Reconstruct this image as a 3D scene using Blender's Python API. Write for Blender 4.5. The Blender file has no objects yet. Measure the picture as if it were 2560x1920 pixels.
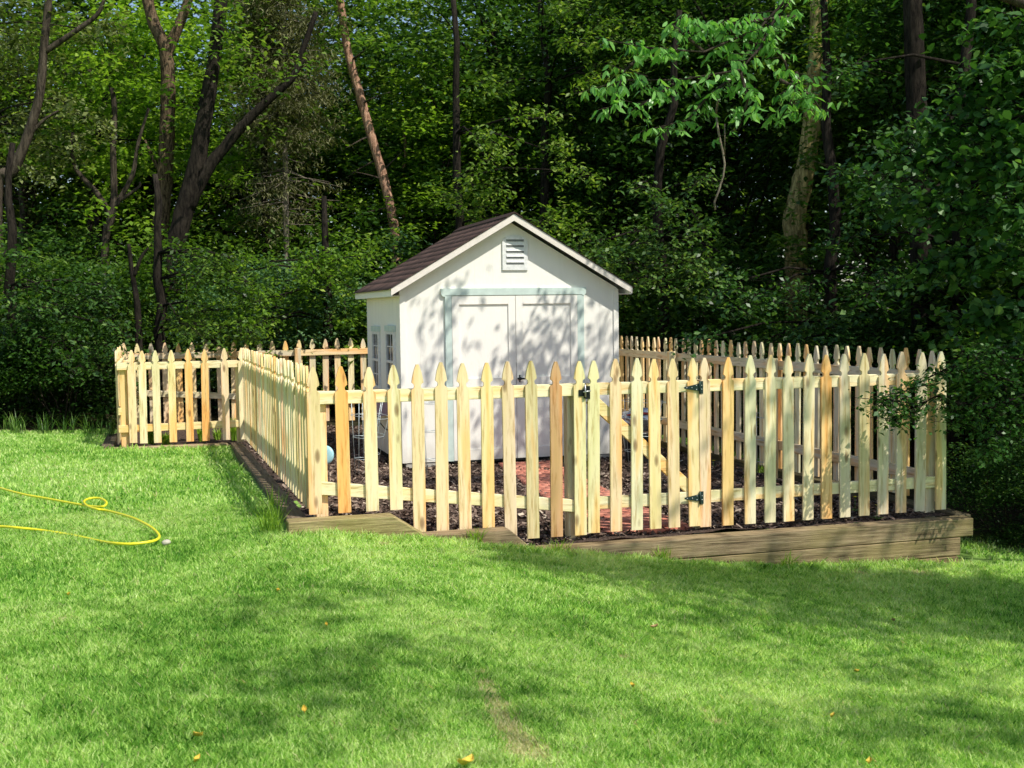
import bpy, bmesh, math, random
import numpy as np
from mathutils import Vector, Matrix

rnd = random.Random(7)
rng = np.random.default_rng(11)
S = bpy.context.scene
COL = S.collection
PI = math.pi

# ------------------------------------------------------------------ frame
# x = along the front fence (right), y = into the garden, z up; origin at the
# front left corner of the fence, z = 0 at the foot of the gate pickets.
TH = math.radians(16.0)
CT, ST = math.cos(TH), math.sin(TH)
CAMP = Vector((1.305 * CT - 8.0 * ST, -1.305 * ST - 8.0 * CT, 1.58))
def W(X, Y, z=0.0):
    """from metres right of / in front of the viewer to the garden frame"""
    a, b = X + 1.305, Y - 8.0
    return (a * CT + b * ST, -a * ST + b * CT, z)
def Winv(u, v):
    a = u * CT - v * ST
    b = u * ST + v * CT
    return a - 1.305, b + 8.0
F_PX = 3060.0
CAM_R = (Matrix.Rotation(-TH, 3, 'Z') @ Matrix.Rotation(math.radians(90 - 3.46), 3, 'X') @ Matrix.Rotation(-0.0131, 3, 'Z'))
def ray(px, py):
    return CAM_R @ Vector(((px - 1280) / F_PX, -(py - 960) / F_PX, -1.0))
def on_v(px, py, v):           # survey reading on a wall y = v
    d = ray(px, py); t = (v - CAMP.y) / d.y
    return CAMP + d * t
def on_u(px, py, u):
    d = ray(px, py); t = (u - CAMP.x) / d.x
    return CAMP + d * t
def at(px, py, Y):             # survey reading at a distance Y ahead
    d = ray(px, py); fw = Vector((ST, CT, 0)); t = Y / d.dot(fw)
    return CAMP + d * t
def on_z(px, py, z):
    d = ray(px, py); t = (z - CAMP.z) / d.z
    return CAMP + d * t

# ------------------------------------------------------------------ tagging
def tag(o, label=None, cat=None, group=None, kind=None):
    if label: o['label'] = label
    if cat: o['category'] = cat
    if group: o['group'] = group
    if kind: o['kind'] = kind
    return o
def empty(name, loc, label, cat, group=None, rz=0.0):
    o = bpy.data.objects.new(name, None); COL.objects.link(o)
    o.location = loc; o.rotation_euler = (0, 0, rz); o.empty_display_size = 0.2
    return tag(o, label, cat, group)
def link(name, me, mat=None, parent=None, loc=None):
    o = bpy.data.objects.new(name, me); COL.objects.link(o)
    if mat is not None and len(me.materials) == 0: me.materials.append(mat)
    if parent is not None: o.parent = parent
    if loc is not None: o.location = loc
    return o

# ------------------------------------------------------------------ mesh builder
class MB:
    def __init__(s): s.v = []; s.f = []; s.sm = []
    def add(s, vs, fs, smooth=False):
        n = len(s.v); s.v += [tuple(p) for p in vs]
        s.f += [tuple(i + n for i in f) for f in fs]; s.sm += [smooth] * len(fs)
        return s
    def box(s, x0, x1, y0, y1, z0, z1):
        return s.add([(x0,y0,z0),(x1,y0,z0),(x1,y1,z0),(x0,y1,z0),(x0,y0,z1),(x1,y0,z1),(x1,y1,z1),(x0,y1,z1)],
            [(0,3,2,1),(4,5,6,7),(0,1,5,4),(1,2,6,5),(2,3,7,6),(3,0,4,7)])
    def hexa(s, p):   # eight corners: bottom ring then top ring
        return s.add(p, [(0,3,2,1),(4,5,6,7),(0,1,5,4),(1,2,6,5),(2,3,7,6),(3,0,4,7)])
    def beam(s, a, b, w, h, up=(0,0,1)):
        a = Vector(a); b = Vector(b); d = (b - a).normalized(); up = Vector(up)
        r = d.cross(up)
        if r.length < 1e-4: r = d.cross(Vector((0,1,0)))
        r.normalize(); u = r.cross(d).normalized()
        r *= w / 2; u *= h / 2
        return s.hexa([a-r-u, a+r-u, b+r-u, b-r-u, a-r+u, a+r+u, b+r+u, b-r+u])
    def prism(s, poly, y0, y1, axis='y'):   # poly in (x, z)
        n = len(poly)
        if axis == 'y':
            vs = [(x, y0, z) for x, z in poly] + [(x, y1, z) for x, z in poly]
        elif axis == 'x':
            vs = [(y0, x, z) for x, z in poly] + [(y1, x, z) for x, z in poly]
        else:
            vs = [(x, z, y0) for x, z in poly] + [(x, z, y1) for x, z in poly]
        fs = [tuple(range(n))[::-1], tuple(range(n, 2 * n))]
        for i in range(n):
            j = (i + 1) % n; fs.append((i, j, j + n, i + n))
        return s.add(vs, fs)
    def tube(s, pts, rad, seg=8, cap=True, smooth=True, rough=0.0, closed=False):
        pts = [Vector(p) for p in pts]; n = len(pts)
        if not hasattr(rad, '__len__'): rad = [rad] * n
        t = (pts[1] - pts[0]).normalized()
        ref = Vector((0, 0, 1)) if abs(t.z) < .9 else Vector((1, 0, 0))
        r = t.cross(ref).normalized(); vs = []
        for i in range(n):
            if closed: t = (pts[(i+1) % n] - pts[i-1]).normalized()
            elif i == 0: t = (pts[1] - pts[0]).normalized()
            elif i == n - 1: t = (pts[-1] - pts[-2]).normalized()
            else: t = (pts[i+1] - pts[i-1]).normalized()
            r = (r - t * r.dot(t)).normalized(); b = t.cross(r)
            for k in range(seg):
                a = 2 * PI * k / seg
                q = rad[i] * (1 + (rnd.uniform(-rough, rough) if rough else 0))
                vs.append(pts[i] + r * (math.cos(a) * q) + b * (math.sin(a) * q))
        fs = []
        m = n if closed else n - 1
        for i in range(m):
            j = (i + 1) % n
            for k in range(seg):
                l = (k + 1) % seg
                fs.append((i*seg+k, i*seg+l, j*seg+l, j*seg+k))
        if cap and not closed:
            fs.append(tuple(range(seg))[::-1]); fs.append(tuple((n-1)*seg + k for k in range(seg)))
        return s.add(vs, fs, smooth)
    def mesh(s, name):
        me = bpy.data.meshes.new(name); me.from_pydata(s.v, [], s.f)
        me.polygons.foreach_set('use_smooth', s.sm); me.update()
        return me
    def build(s, name, mat, parent=None, loc=None, bevel=0.0):
        me = s.mesh(name)
        if bevel > 0:
            bm = bmesh.new(); bm.from_mesh(me)
            bmesh.ops.recalc_face_normals(bm, faces=bm.faces)
            bmesh.ops.bevel(bm, geom=bm.edges[:], offset=bevel, segments=1, affect='EDGES', clamp_overlap=True)
            bm.to_mesh(me); bm.free()
        else:
            bm = bmesh.new(); bm.from_mesh(me)
            bmesh.ops.recalc_face_normals(bm, faces=bm.faces)
            bm.to_mesh(me); bm.free()
        return link(name, me, mat, parent, loc)

def np_mesh(name, verts, faces, mat=None, tint=None, smooth=False):
    """verts (N,3), faces (M,k) arrays; tint per face"""
    me = bpy.data.meshes.new(name)
    N = len(verts); M, k = faces.shape
    me.vertices.add(N); me.vertices.foreach_set('co', verts.astype(np.float32).ravel())
    me.loops.add(M * k); me.loops.foreach_set('vertex_index', faces.astype(np.int32).ravel())
    me.polygons.add(M); me.polygons.foreach_set('loop_start', np.arange(0, M * k, k, dtype=np.int32))
    me.polygons.foreach_set('loop_total', np.full(M, k, dtype=np.int32))
    if smooth: me.polygons.foreach_set('use_smooth', np.ones(M, dtype=bool))
    me.update(calc_edges=True)
    if tint is not None:
        at_ = me.attributes.new('tint', 'FLOAT', 'FACE'); at_.data.foreach_set('value', tint.astype(np.float32))
    if mat: me.materials.append(mat)
    return me

# ------------------------------------------------------------------ materials
class NT:
    def __init__(s, name):
        s.m = bpy.data.materials.new(name); s.m.use_nodes = True
        s.t = s.m.node_tree; s.n = s.t.nodes; s.l = s.t.links
        s.n.clear(); s.out = s.n.new('ShaderNodeOutputMaterial')
    def new(s, typ, **kw):
        n = s.n.new(typ)
        for k, v in kw.items(): setattr(n, k, v)
        return n
    def set(s, n, **kw):
        for k, v in kw.items():
            n.inputs[k.replace('_', ' ')].default_value = v
        return n
    def cn(s, a, b): s.l.new(a, b)
    def noise(s, scale, vec=None, detail=4.0, rough=.55):
        n = s.new('ShaderNodeTexNoise'); n.inputs['Scale'].default_value = scale
        n.inputs['Detail'].default_value = detail; n.inputs['Roughness'].default_value = rough
        if vec is not None: s.cn(vec, n.inputs['Vector'])
        return n.outputs['Fac']
    def coord(s, which='Object'): return s.new('ShaderNodeTexCoord').outputs[which]
    def geo(s): return s.new('ShaderNodeNewGeometry').outputs['Position']
    def mapping(s, vec, scale=(1,1,1), loc=None):
        m = s.new('ShaderNodeMapping'); s.cn(vec, m.inputs['Vector']); m.inputs['Scale'].default_value = scale
        if loc is not None: s.cn(loc, m.inputs['Location'])
        return m.outputs['Vector']
    def ramp(s, fac, stops):
        r = s.new('ShaderNodeValToRGB'); cr = r.color_ramp
        while len(cr.elements) < len(stops): cr.elements.new(.5)
        for e, (p, c) in zip(cr.elements, stops):
            e.position = p; e.color = (c[0], c[1], c[2], 1) if hasattr(c, '__len__') else (c, c, c, 1)
        s.cn(fac, r.inputs['Fac']); return r.outputs['Color']
    def mix(s, fac, a, b, mode='MIX'):
        m = s.new('ShaderNodeMix', data_type='RGBA', blend_type=mode)
        for sock, val in ((m.inputs[0], fac), (m.inputs[6], a), (m.inputs[7], b)):
            if hasattr(val, 'is_linked') or hasattr(val, 'links'): s.cn(val, sock)
            elif hasattr(val, '__len__'): sock.default_value = (val[0], val[1], val[2], 1)
            else: sock.default_value = val
        return m.outputs[2]
    def math(s, op, a, b=None, clamp=False):
        m = s.new('ShaderNodeMath', operation=op, use_clamp=clamp)
        for sock, val in ((m.inputs[0], a), (m.inputs[1], b)):
            if val is None: continue
            if hasattr(val, 'links'): s.cn(val, sock)
            else: sock.default_value = val
        return m.outputs[0]
    def bump(s, h, strength=.3, dist=.01):
        b = s.new('ShaderNodeBump'); b.inputs['Strength'].default_value = strength; b.inputs['Distance'].default_value = dist
        s.cn(h, b.inputs['Height']); return b.outputs['Normal']
    def principled(s, col, rough=.7, normal=None, metal=0.0, spec=.3):
        p = s.new('ShaderNodeBsdfPrincipled')
        for key, val in (('Base Color', col), ('Roughness', rough), ('Metallic', metal), ('Specular IOR Level', spec)):
            if hasattr(val, 'links'): s.cn(val, p.inputs[key])
            elif hasattr(val, '__len__'): p.inputs[key].default_value = (val[0], val[1], val[2], 1)
            else: p.inputs[key].default_value = val
        if normal is not None: s.cn(normal, p.inputs['Normal'])
        s.cn(p.outputs[0], s.out.inputs['Surface']); return p

def mat_fence_wood(name, horizontal=False):
    """new treated pine: object colour times grain, blotches and knots"""
    t = NT(name); oi = t.new('ShaderNodeObjectInfo'); oc = t.coord('Object')
    off = t.new('ShaderNodeCombineXYZ')
    for i, k in enumerate((17.0, 31.0, 23.0)): t.cn(t.math('MULTIPLY', oi.outputs['Random'], k), off.inputs[i])
    sc = (1.5, 9, 14) if horizontal == 'x' else ((9, 1.5, 14) if horizontal == 'y' else (14, 14, 1.2))
    v = t.mapping(oc, sc, off.outputs[0])
    grain = t.noise(3.2, v, 6, .62)
    v2 = t.mapping(oc, tuple(a * .35 for a in sc), off.outputs[0])
    blot = t.noise(2.0, v2, 2)
    blotc = t.ramp(blot, [(.34, (.86, .88, .74)), (.5, (1, 1, 1)), (.61, (1.05, .80, .56))])
    gr = t.ramp(grain, [(.32, (.64, .54, .38)), (.48, (1.0, 1.0, 1.0)), (.75, (1.08, 1.06, 1.02))])
    c = t.mix(1.0, oi.outputs['Color'], blotc, 'MULTIPLY')
    c = t.mix(1.0, c, gr, 'MULTIPLY')
    # knots
    ks = (9, 9, 3.4) if not horizontal else ((3.2, 9, 9) if horizontal == 'x' else (9, 3.2, 9))
    vk = t.mapping(oc, ks, off.outputs[0])
    vo = t.new('ShaderNodeTexVoronoi'); vo.inputs['Scale'].default_value = 1.0; t.cn(vk, vo.inputs['Vector'])
    kn = t.ramp(vo.outputs['Distance'], [(.07, 1.0), (.12, .75), (.19, .0)])
    sep = t.new('ShaderNodeSeparateColor'); t.cn(vo.outputs['Color'], sep.inputs[0])
    has = t.math('GREATER_THAN', sep.outputs[0], .45)
    kf = t.math('MULTIPLY', t.math('MULTIPLY', kn, has), .72)
    c = t.mix(kf, c, (.16, .075, .03))
    # faint grey tan weather near the foot from splashing soil
    t.principled(c, .72, t.bump(grain, .25, .004), spec=.18)
    return t.m

def mat_timber():
    t = NT('weathered_timber'); oc = t.coord('Object'); oi = t.new('ShaderNodeObjectInfo')
    off = t.new('ShaderNodeCombineXYZ'); t.cn(t.math('MULTIPLY', oi.outputs['Random'], 37.0), off.inputs[0]); t.cn(t.math('MULTIPLY', oi.outputs['Random'], 11.0), off.inputs[1])
    v = t.mapping(oc, (1.2, 14, 22), off.outputs[0]); g = t.noise(3.0, v, 7, .65)
    b = t.noise(2.6, t.mapping(oc, (1, 1, 1), off.outputs[0]), 4)
    c = t.ramp(g, [(.28, (.040, .030, .020)), (.45, (.155, .125, .085)), (.72, (.30, .255, .18))])
    c = t.mix(t.ramp(b, [(.45, 0.0), (.65, .5)]), c, (.16, .145, .065))
    ck = t.noise(2.2, t.mapping(oc, (.7, 30, 46), off.outputs[0]), 3)
    c = t.mix(t.ramp(ck, [(.62, 0.0), (.68, .85)]), c, (.02, .015, .01))
    c = t.mix(1.0, c, oi.outputs['Color'], 'MULTIPLY')
    t.principled(c, .85, t.bump(g, .6, .01), spec=.15); return t.m

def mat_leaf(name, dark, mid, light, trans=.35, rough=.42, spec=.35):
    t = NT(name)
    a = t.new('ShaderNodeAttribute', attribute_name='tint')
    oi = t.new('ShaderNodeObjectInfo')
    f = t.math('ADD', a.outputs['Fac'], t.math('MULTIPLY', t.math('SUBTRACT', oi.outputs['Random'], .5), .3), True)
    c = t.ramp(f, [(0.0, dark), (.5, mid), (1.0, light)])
    p = t.new('ShaderNodeBsdfPrincipled'); t.cn(c, p.inputs['Base Color'])
    p.inputs['Roughness'].default_value = rough; p.inputs['Specular IOR Level'].default_value = spec
    tr = t.new('ShaderNodeBsdfTranslucent')
    t.cn(t.mix(1.0, c, (1.25, 1.35, .55), 'MULTIPLY'), tr.inputs['Color'])
    m = t.new('ShaderNodeMixShader'); m.inputs[0].default_value = trans
    t.cn(p.outputs[0], m.inputs[1]); t.cn(tr.outputs[0], m.inputs[2]); t.cn(m.outputs[0], t.out.inputs['Surface'])
    return t.m

def mat_bark(name, dark, light, sc=1.0):
    t = NT(name); oc = t.coord('Object')
    v = t.mapping(oc, (9 * sc, 9 * sc, 1.6 * sc)); g = t.noise(2.0, v, 8, .78)
    b = t.noise(1.7, oc, 3)
    c = t.ramp(g, [(.40, dark), (.60, light)])
    c = t.mix(t.ramp(b, [(.45, 0.0), (.7, .45)]), c, tuple(x * .45 for x in dark))
    t.principled(c, .9, t.bump(g, .9, .03), spec=.1); return t.m

def mat_plain(name, col, rough=.6, metal=0.0, spec=.3, var=.12, scale=30.0, bump=.05):
    t = NT(name); oc = t.coord('Object'); g = t.noise(scale, oc, 4)
    c = t.ramp(g, [(.3, tuple(x * (1 - var) for x in col)), (.7, tuple(min(1, x * (1 + var)) for x in col))])
    t.principled(c, rough, t.bump(g, bump, .003), metal, spec); return t.m

def mat_siding():
    t = NT('cream_siding'); oc = t.coord('Object')
    g = t.noise(38, t.mapping(oc, (1, 1, .45)), 5, .6); b = t.noise(1.2, oc, 4); st = t.noise(3.0, t.mapping(oc, (2.5, 2.5, .35)), 4)
    c = t.ramp(b, [(.3, (.92, .885, .80)), (.7, (.955, .92, .835))])
    c = t.mix(t.ramp(st, [(.52, 0.0), (.78, .22)]), c, (.66, .63, .57))
    # splash dirt at the foot
    sx = t.new('ShaderNodeSeparateXYZ'); t.cn(oc, sx.inputs[0])
    foot = t.math('ADD', sx.outputs[2], t.math('MULTIPLY', t.noise(5, oc, 5), .35))
    c = t.mix(t.ramp(foot, [(.15, .4), (.38, .0)]), c, (.50, .44, .34))
    t.principled(c, .8, t.bump(g, .35, .006), spec=.15); return t.m

def mat_shingle():
    t = NT('brown_shingle'); oc = t.coord('Object')
    a = t.new('ShaderNodeAttribute', attribute_name='tint')
    g = t.noise(90, oc, 3); b = t.noise(2.2, oc, 4)
    c = t.ramp(a.outputs['Fac'], [(0, (.040, .024, .020)), (1, (.105, .064, .052))])
    c = t.mix(t.ramp(g, [(.35, 0.0), (.75, .4)]), c, (.15, .105, .09))
    c = t.mix(t.ramp(b, [(.5, 0.0), (.8, .35)]), c, (.05, .035, .03))
    t.principled(c, .9, t.bump(g, .5, .004), spec=.15); return t.m

def mat_brick():
    t = NT('red_paver'); oc = t.coord('Object'); g = t.noise(60, oc, 4); b = t.noise(4, oc, 4)
    a = t.new('ShaderNodeAttribute', attribute_name='tint')
    c = t.ramp(a.outputs['Fac'], [(0, (.52, .18, .12)), (1, (.70, .29, .20))])
    c = t.mix(t.ramp(b, [(.5, 0.0), (.75, .5)]), c, (.22, .12, .09))
    t.principled(c, .85, t.bump(g, .3, .003), spec=.15); return t.m

def mat_ground():
    t = NT('lawn_soil'); p = t.geo()
    n = t.noise(30, p, 5); b = t.noise(.9, p, 3)
    c = t.ramp(n, [(.3, (.13, .25, .045)), (.7, (.34, .54, .12))])
    # leaf litter and bare soil under the wood
    sx = t.new('ShaderNodeSeparateXYZ'); t.cn(p, sx.inputs[0])
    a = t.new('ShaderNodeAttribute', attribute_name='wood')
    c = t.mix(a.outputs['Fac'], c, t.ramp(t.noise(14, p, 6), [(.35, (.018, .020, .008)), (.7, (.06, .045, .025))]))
    t.principled(c, .95, t.bump(n, .6, .03), spec=.1); return t.m

def mat_grass():
    t = NT('grass_blade'); p = t.geo(); a = t.new('ShaderNodeAttribute', attribute_name='tint')
    patch = t.noise(.75, p, 5, .62); fine = t.noise(6.5, p, 6, .7)
    f = t.math('ADD', t.math('MULTIPLY', patch, .85), t.math('MULTIPLY', fine, .74))
    f = t.math('ADD', f, t.math('MULTIPLY', t.math('SUBTRACT', a.outputs['Fac'], .5), .42))
    c = t.ramp(f, [(.51, (.092, .27, .032)), (.675, (.27, .52, .08)), (.84, (.53, .75, .19)), (1.0, (.75, .85, .40))])
    dry = t.math('GREATER_THAN', a.outputs['Fac'], .96)
    c = t.mix(t.math('MULTIPLY', dry, .92), c, (.68, .60, .36))
    pr = t.new('ShaderNodeBsdfPrincipled'); t.cn(c, pr.inputs['Base Color']); pr.inputs['Roughness'].default_value = .5
    pr.inputs['Specular IOR Level'].default_value = .25
    tr = t.new('ShaderNodeBsdfTranslucent'); t.cn(t.mix(1.0, c, (1.2, 1.25, .6), 'MULTIPLY'), tr.inputs['Color'])
    m = t.new('ShaderNodeMixShader'); m.inputs[0].default_value = .42
    t.cn(pr.outputs[0], m.inputs[1]); t.cn(tr.outputs[0], m.inputs[2]); t.cn(m.outputs[0], t.out.inputs['Surface'])
    return t.m

def mat_mulch():
    t = NT('bark_mulch'); p = t.geo(); n = t.noise(55, p, 6, .7)
    c = t.ramp(n, [(.3, (.030, .020, .015)), (.55, (.12, .083, .065)), (.8, (.27, .20, .16))])
    t.principled(c, .95, t.bump(n, 1.0, .03), spec=.1); return t.m
def mat_chip():
    t = NT('mulch_chip'); a = t.new('ShaderNodeAttribute', attribute_name='tint')
    c = t.ramp(a.outputs['Fac'], [(0, (.035, .022, .017)), (.7, (.19, .13, .10)), (.95, (.34, .26, .20)), (1, (.6, .5, .38))])
    t.principled(c, .9, None, spec=.1); return t.m
def mat_glass():
    t = NT('window_glass'); t.principled((.02, .025, .03), .06, None, 0, .6); return t.m

M = dict(
    picket=mat_fence_wood('picket_pine'), railx=mat_fence_wood('rail_pine_x', 'x'), raily=mat_fence_wood('rail_pine_y', 'y'),
    timber=mat_timber(), siding=mat_siding(), shingle=mat_shingle(), brick=mat_brick(), ground=mat_ground(), grass=mat_grass(),
    mulch=mat_mulch(), chip=mat_chip(), glass=mat_glass(),
    trim=mat_plain('white_trim', (.86, .83, .76), .6), fascia=mat_plain('fascia_paint', (.80, .73, .65), .65, var=.06),
    ventd=mat_plain('vent_shadow', (.22, .23, .22), .8), teal=mat_plain('pale_teal_trim', (.60, .71, .645), .6, var=.08, scale=12),
    ventm=mat_plain('vent_plastic', (.80, .80, .77), .45), dark=mat_plain('dark_void', (.012, .012, .011), .9),
    black=mat_plain('black_iron', (.02, .025, .024), .4, .6), green_iron=mat_plain('dark_green_iron', (.03, .055, .05), .45, .5),
    steel=mat_plain('zinc_steel', (.62, .63, .62), .35, .8), wire=mat_plain('galvanised_wire', (.55, .62, .62), .45, .6),
    hose=mat_plain('yellow_hose', (.80, .72, .03), .4, spec=.4, var=.05), mauve=mat_plain('mauve_paint', (.42, .28, .31), .6),
    concrete=mat_plain('pale_block', (.45, .42, .37), .9, var=.2, scale=14, bump=.4),
    aqua=mat_plain('pale_blue_plastic', (.38, .66, .70), .3, spec=.5, scale=6), potp=mat_plain('black_plastic', (.018, .018, .02), .28, spec=.5),
    film=mat_plain('silver_film', (.5, .5, .53), .22, .7, scale=14, bump=.6, var=.5), redp=mat_plain('red_print', (.45, .05, .05), .4),
    yleaf=mat_plain('yellow_leaf', (.66, .47, .06), .55, var=.3, scale=60), bleaf=mat_plain('brown_leaf', (.42, .26, .12), .7), yflow=mat_plain('dandelion_yellow', (.85, .68, .02), .6),
    stem=mat_plain('green_stem', (.10, .2, .04), .6), stone=mat_plain('pale_stone', (.45, .42, .33), .9, bump=.5),
    thatch=mat_plain('dry_thatch', (.42, .38, .22), .95, var=.35, scale=40), petal=mat_plain('white_petal', (.75, .75, .74), .6),
    bark=mat_bark('grey_brown_bark', (.020, .016, .012), (.115, .090, .066)),
    bark_dark=mat_bark('dark_bark', (.006, .005, .004), (.045, .036, .027), 1.6),
    bark_shag=mat_bark('shaggy_bark', (.014, .009, .006), (.24, .165, .10), 2.2),
    bark_red=mat_bark('red_pine_bark', (.16, .075, .045), (.72, .43, .29), 1.8),
    bark_pale=mat_bark('pale_bark', (.10, .085, .065), (.36, .30, .23), 1.3),
    bark_sunlit=mat_bark('sunlit_yellow_bark', (.12, .09, .03), (.60, .47, .20), 1.2),  # bright yellow tone carries the sun falling on this trunk
    leaf_mid=mat_leaf('leaf_mid', (.026, .062, .010), (.115, .225, .028), (.38, .50, .10), .45),
    leaf_dark=mat_leaf('leaf_dark', (.017, .046, .010), (.068, .16, .030), (.25, .37, .085), .38),
    leaf_light=mat_leaf('leaf_light', (.07, .15, .016), (.22, .38, .04), (.48, .62, .11), .5),  # leaf tones differ by tree and also paint the wood's lit and shaded parts
    leaf_olive=mat_leaf('leaf_olive', (.05, .07, .02), (.14, .18, .055), (.32, .36, .13), .35),
    leaf_blue=mat_leaf('leaf_blue', (.028, .075, .032), (.085, .19, .085), (.22, .36, .17), .35),
    leaf_cherry=mat_leaf('leaf_cherry', (.05, .16, .03), (.13, .35, .07), (.26, .52, .13), .42, .35, .45),
    leaf_broad=mat_leaf('leaf_broad', (.016, .052, .011), (.062, .165, .034), (.22, .37, .10), .38, .40, .35),
    needle=mat_leaf('needle', (.07, .08, .03), (.19, .19, .09), (.34, .33, .18), .25, .7, .1),
)

# ------------------------------------------------------------------ terrain
FU, FV = 4.72, 9.84          # fence: width along the front, depth
JU, JV = -1.45, 6.95         # the jog out to the left
def smooth(t): t = np.clip(t, 0, 1); return t * t * (3 - 2 * t)
US = np.array([-9, -4, -1.5, 0, .73, 1.45, 2.4, 3.4, 4.75, 8, 14.])
ZS = np.array([.12, .13, .15, .165, .075, -.05, -.17, -.285, -.39, -.50, -.56])
def lawn_z(u, v):
    u = np.asarray(u, float); v = np.asarray(v, float)
    g = np.interp(u, US, ZS)
    k = smooth(v / 6.8)
    back = np.interp(u, [-9, -4, -1.5, 0, 4.7, 8, 14], [.10, .10, .03, .0, -.1, -.3, -.4])
    z = g * (1 - k) + back * k
    z = z + .015 * np.sin(u * 1.7 + v * .9) + .012 * np.sin(u * -.8 + v * 2.1)
    return z
def in_garden(u, v, m=0.0):
    a = (u > -m) & (u < FU + m) & (v > -m) & (v < FV + m)
    b = (u > JU - m) & (u <= 0.1) & (v > JV - m) & (v < FV + m)
    return a | b
def garden_z(u, v):
    u = np.asarray(u, float); v = np.asarray(v, float)
    return -.085 + .275 * smooth(1 - (u + .1) / 1.7) * (1 - .55 * smooth(v / 6.9)) + .05 * smooth(1 - np.abs(v) / 1.6) * smooth((u) / 2.0)
def gz(u, v): return float(garden_z(u, v))
def lz(u, v): return float(lawn_z(u, v))

def grid_mesh(name, xs, ys, zf, mat, attr=None):
    X, Y = np.meshgrid(xs, ys); Z = zf(X, Y)
    V = np.stack([X.ravel(), Y.ravel(), Z.ravel()], 1); nx, ny = len(xs), len(ys)
    i = np.arange(nx - 1)[None, :] + nx * np.arange(ny - 1)[:, None]; i = i.ravel()
    F = np.stack([i, i + 1, i + nx + 1, i + nx], 1)
    me = np_mesh(name, V, F, mat, smooth=True)
    if attr is not None:
        a = me.attributes.new('wood', 'FLOAT', 'POINT'); a.data.foreach_set('value', attr(X, Y).ravel().astype(np.float32))
    return me
def axis(lo, hi, flo, fhi, step):
    a = list(np.arange(flo, fhi + 1e-6, step)); s = step; x = flo
    left = []
    while x > lo: s *= 1.35; x -= s; left.append(x)
    s = step; x = a[-1]; right = []
    while x < hi: s *= 1.35; x += s; right.append(x)
    return np.array(left[::-1] + a + right)
def ground_h(X, Y):
    z = lawn_z(X, Y)
    inside = in_garden(X, Y, -.02)
    z = np.where(inside, np.minimum(z, garden_z(X, Y)) - .25, z)
    far = smooth((np.hypot(X, Y - 4) - 22) / 60)
    return z * (1 - far) - .6 * far
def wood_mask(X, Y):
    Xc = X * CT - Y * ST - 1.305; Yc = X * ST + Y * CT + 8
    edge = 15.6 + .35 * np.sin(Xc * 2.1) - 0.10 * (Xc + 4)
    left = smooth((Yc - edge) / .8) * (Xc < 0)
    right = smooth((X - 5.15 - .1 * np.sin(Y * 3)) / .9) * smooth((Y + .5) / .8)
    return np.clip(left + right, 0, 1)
gxs = axis(-200, 200, -9, 9, .12); gys = axis(-60, 220, -9, 11, .12)
o = link('lawn_ground', grid_mesh('lawn_ground', gxs, gys, ground_h, M['ground'], wood_mask)); tag(o, kind='structure')

# mulch bed inside the fence
def mulch_h(X, Y):
    return garden_z(X, Y) + .010 * np.sin(X * 7 + np.sin(Y * 5)) + .008 * np.sin(Y * 11 + X * 3) + .006 * np.sin(X * 23) * np.sin(Y * 19)
mx = np.arange(-.07, FU + .08, .05); my = np.arange(-.07, FV + .1, .06)
V = []; 
me = grid_mesh('mulch_bed', mx, my, mulch_h, M['mulch']); o = link('mulch_bed', me); tag(o, kind='structure')
me = grid_mesh('mulch_bed', np.arange(JU - .1, -.03, .06), np.arange(JV - .07, FV + .1, .06), lambda X, Y: mulch_h(X, Y) - .02, M['mulch']); o = link('mulch_bed', me); tag(o, kind='structure')

# loose chips lying on the bed
def rand_unit(n):
    v = rng.normal(size=(n, 3)); return v / np.linalg.norm(v, axis=1, keepdims=True)
def chips(n):
    u = rng.uniform(0, FU, n); v = FV * rng.uniform(0, 1, n) ** 1.25
    z = mulch_h(u, v) + .004
    a = rng.uniform(0, 2 * PI, n); L = rng.uniform(.008, .032, n); w = L * rng.uniform(.2, .45, n)
    d = np.stack([np.cos(a), np.sin(a), rng.normal(0, .35, n)], 1) * L[:, None]
    e = np.stack([-np.sin(a), np.cos(a), rng.normal(0, .5, n)], 1) * w[:, None]
    c = np.stack([u, v, z + rng.uniform(0, .012, n)], 1)
    P = np.stack([c - d - e * .7, c + d - e, c + d * .9 + e, c - d + e], 1).reshape(-1, 3)
    F = np.arange(n * 4).reshape(n, 4)
    return np_mesh('mulch_chips', P, F, M['chip'], rng.uniform(0, 1, n))
o = link('mulch_chips', chips(42000)); tag(o, 'dark brown bark mulch spread over the bed inside the picket fence', 'mulch', kind='stuff')

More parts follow.
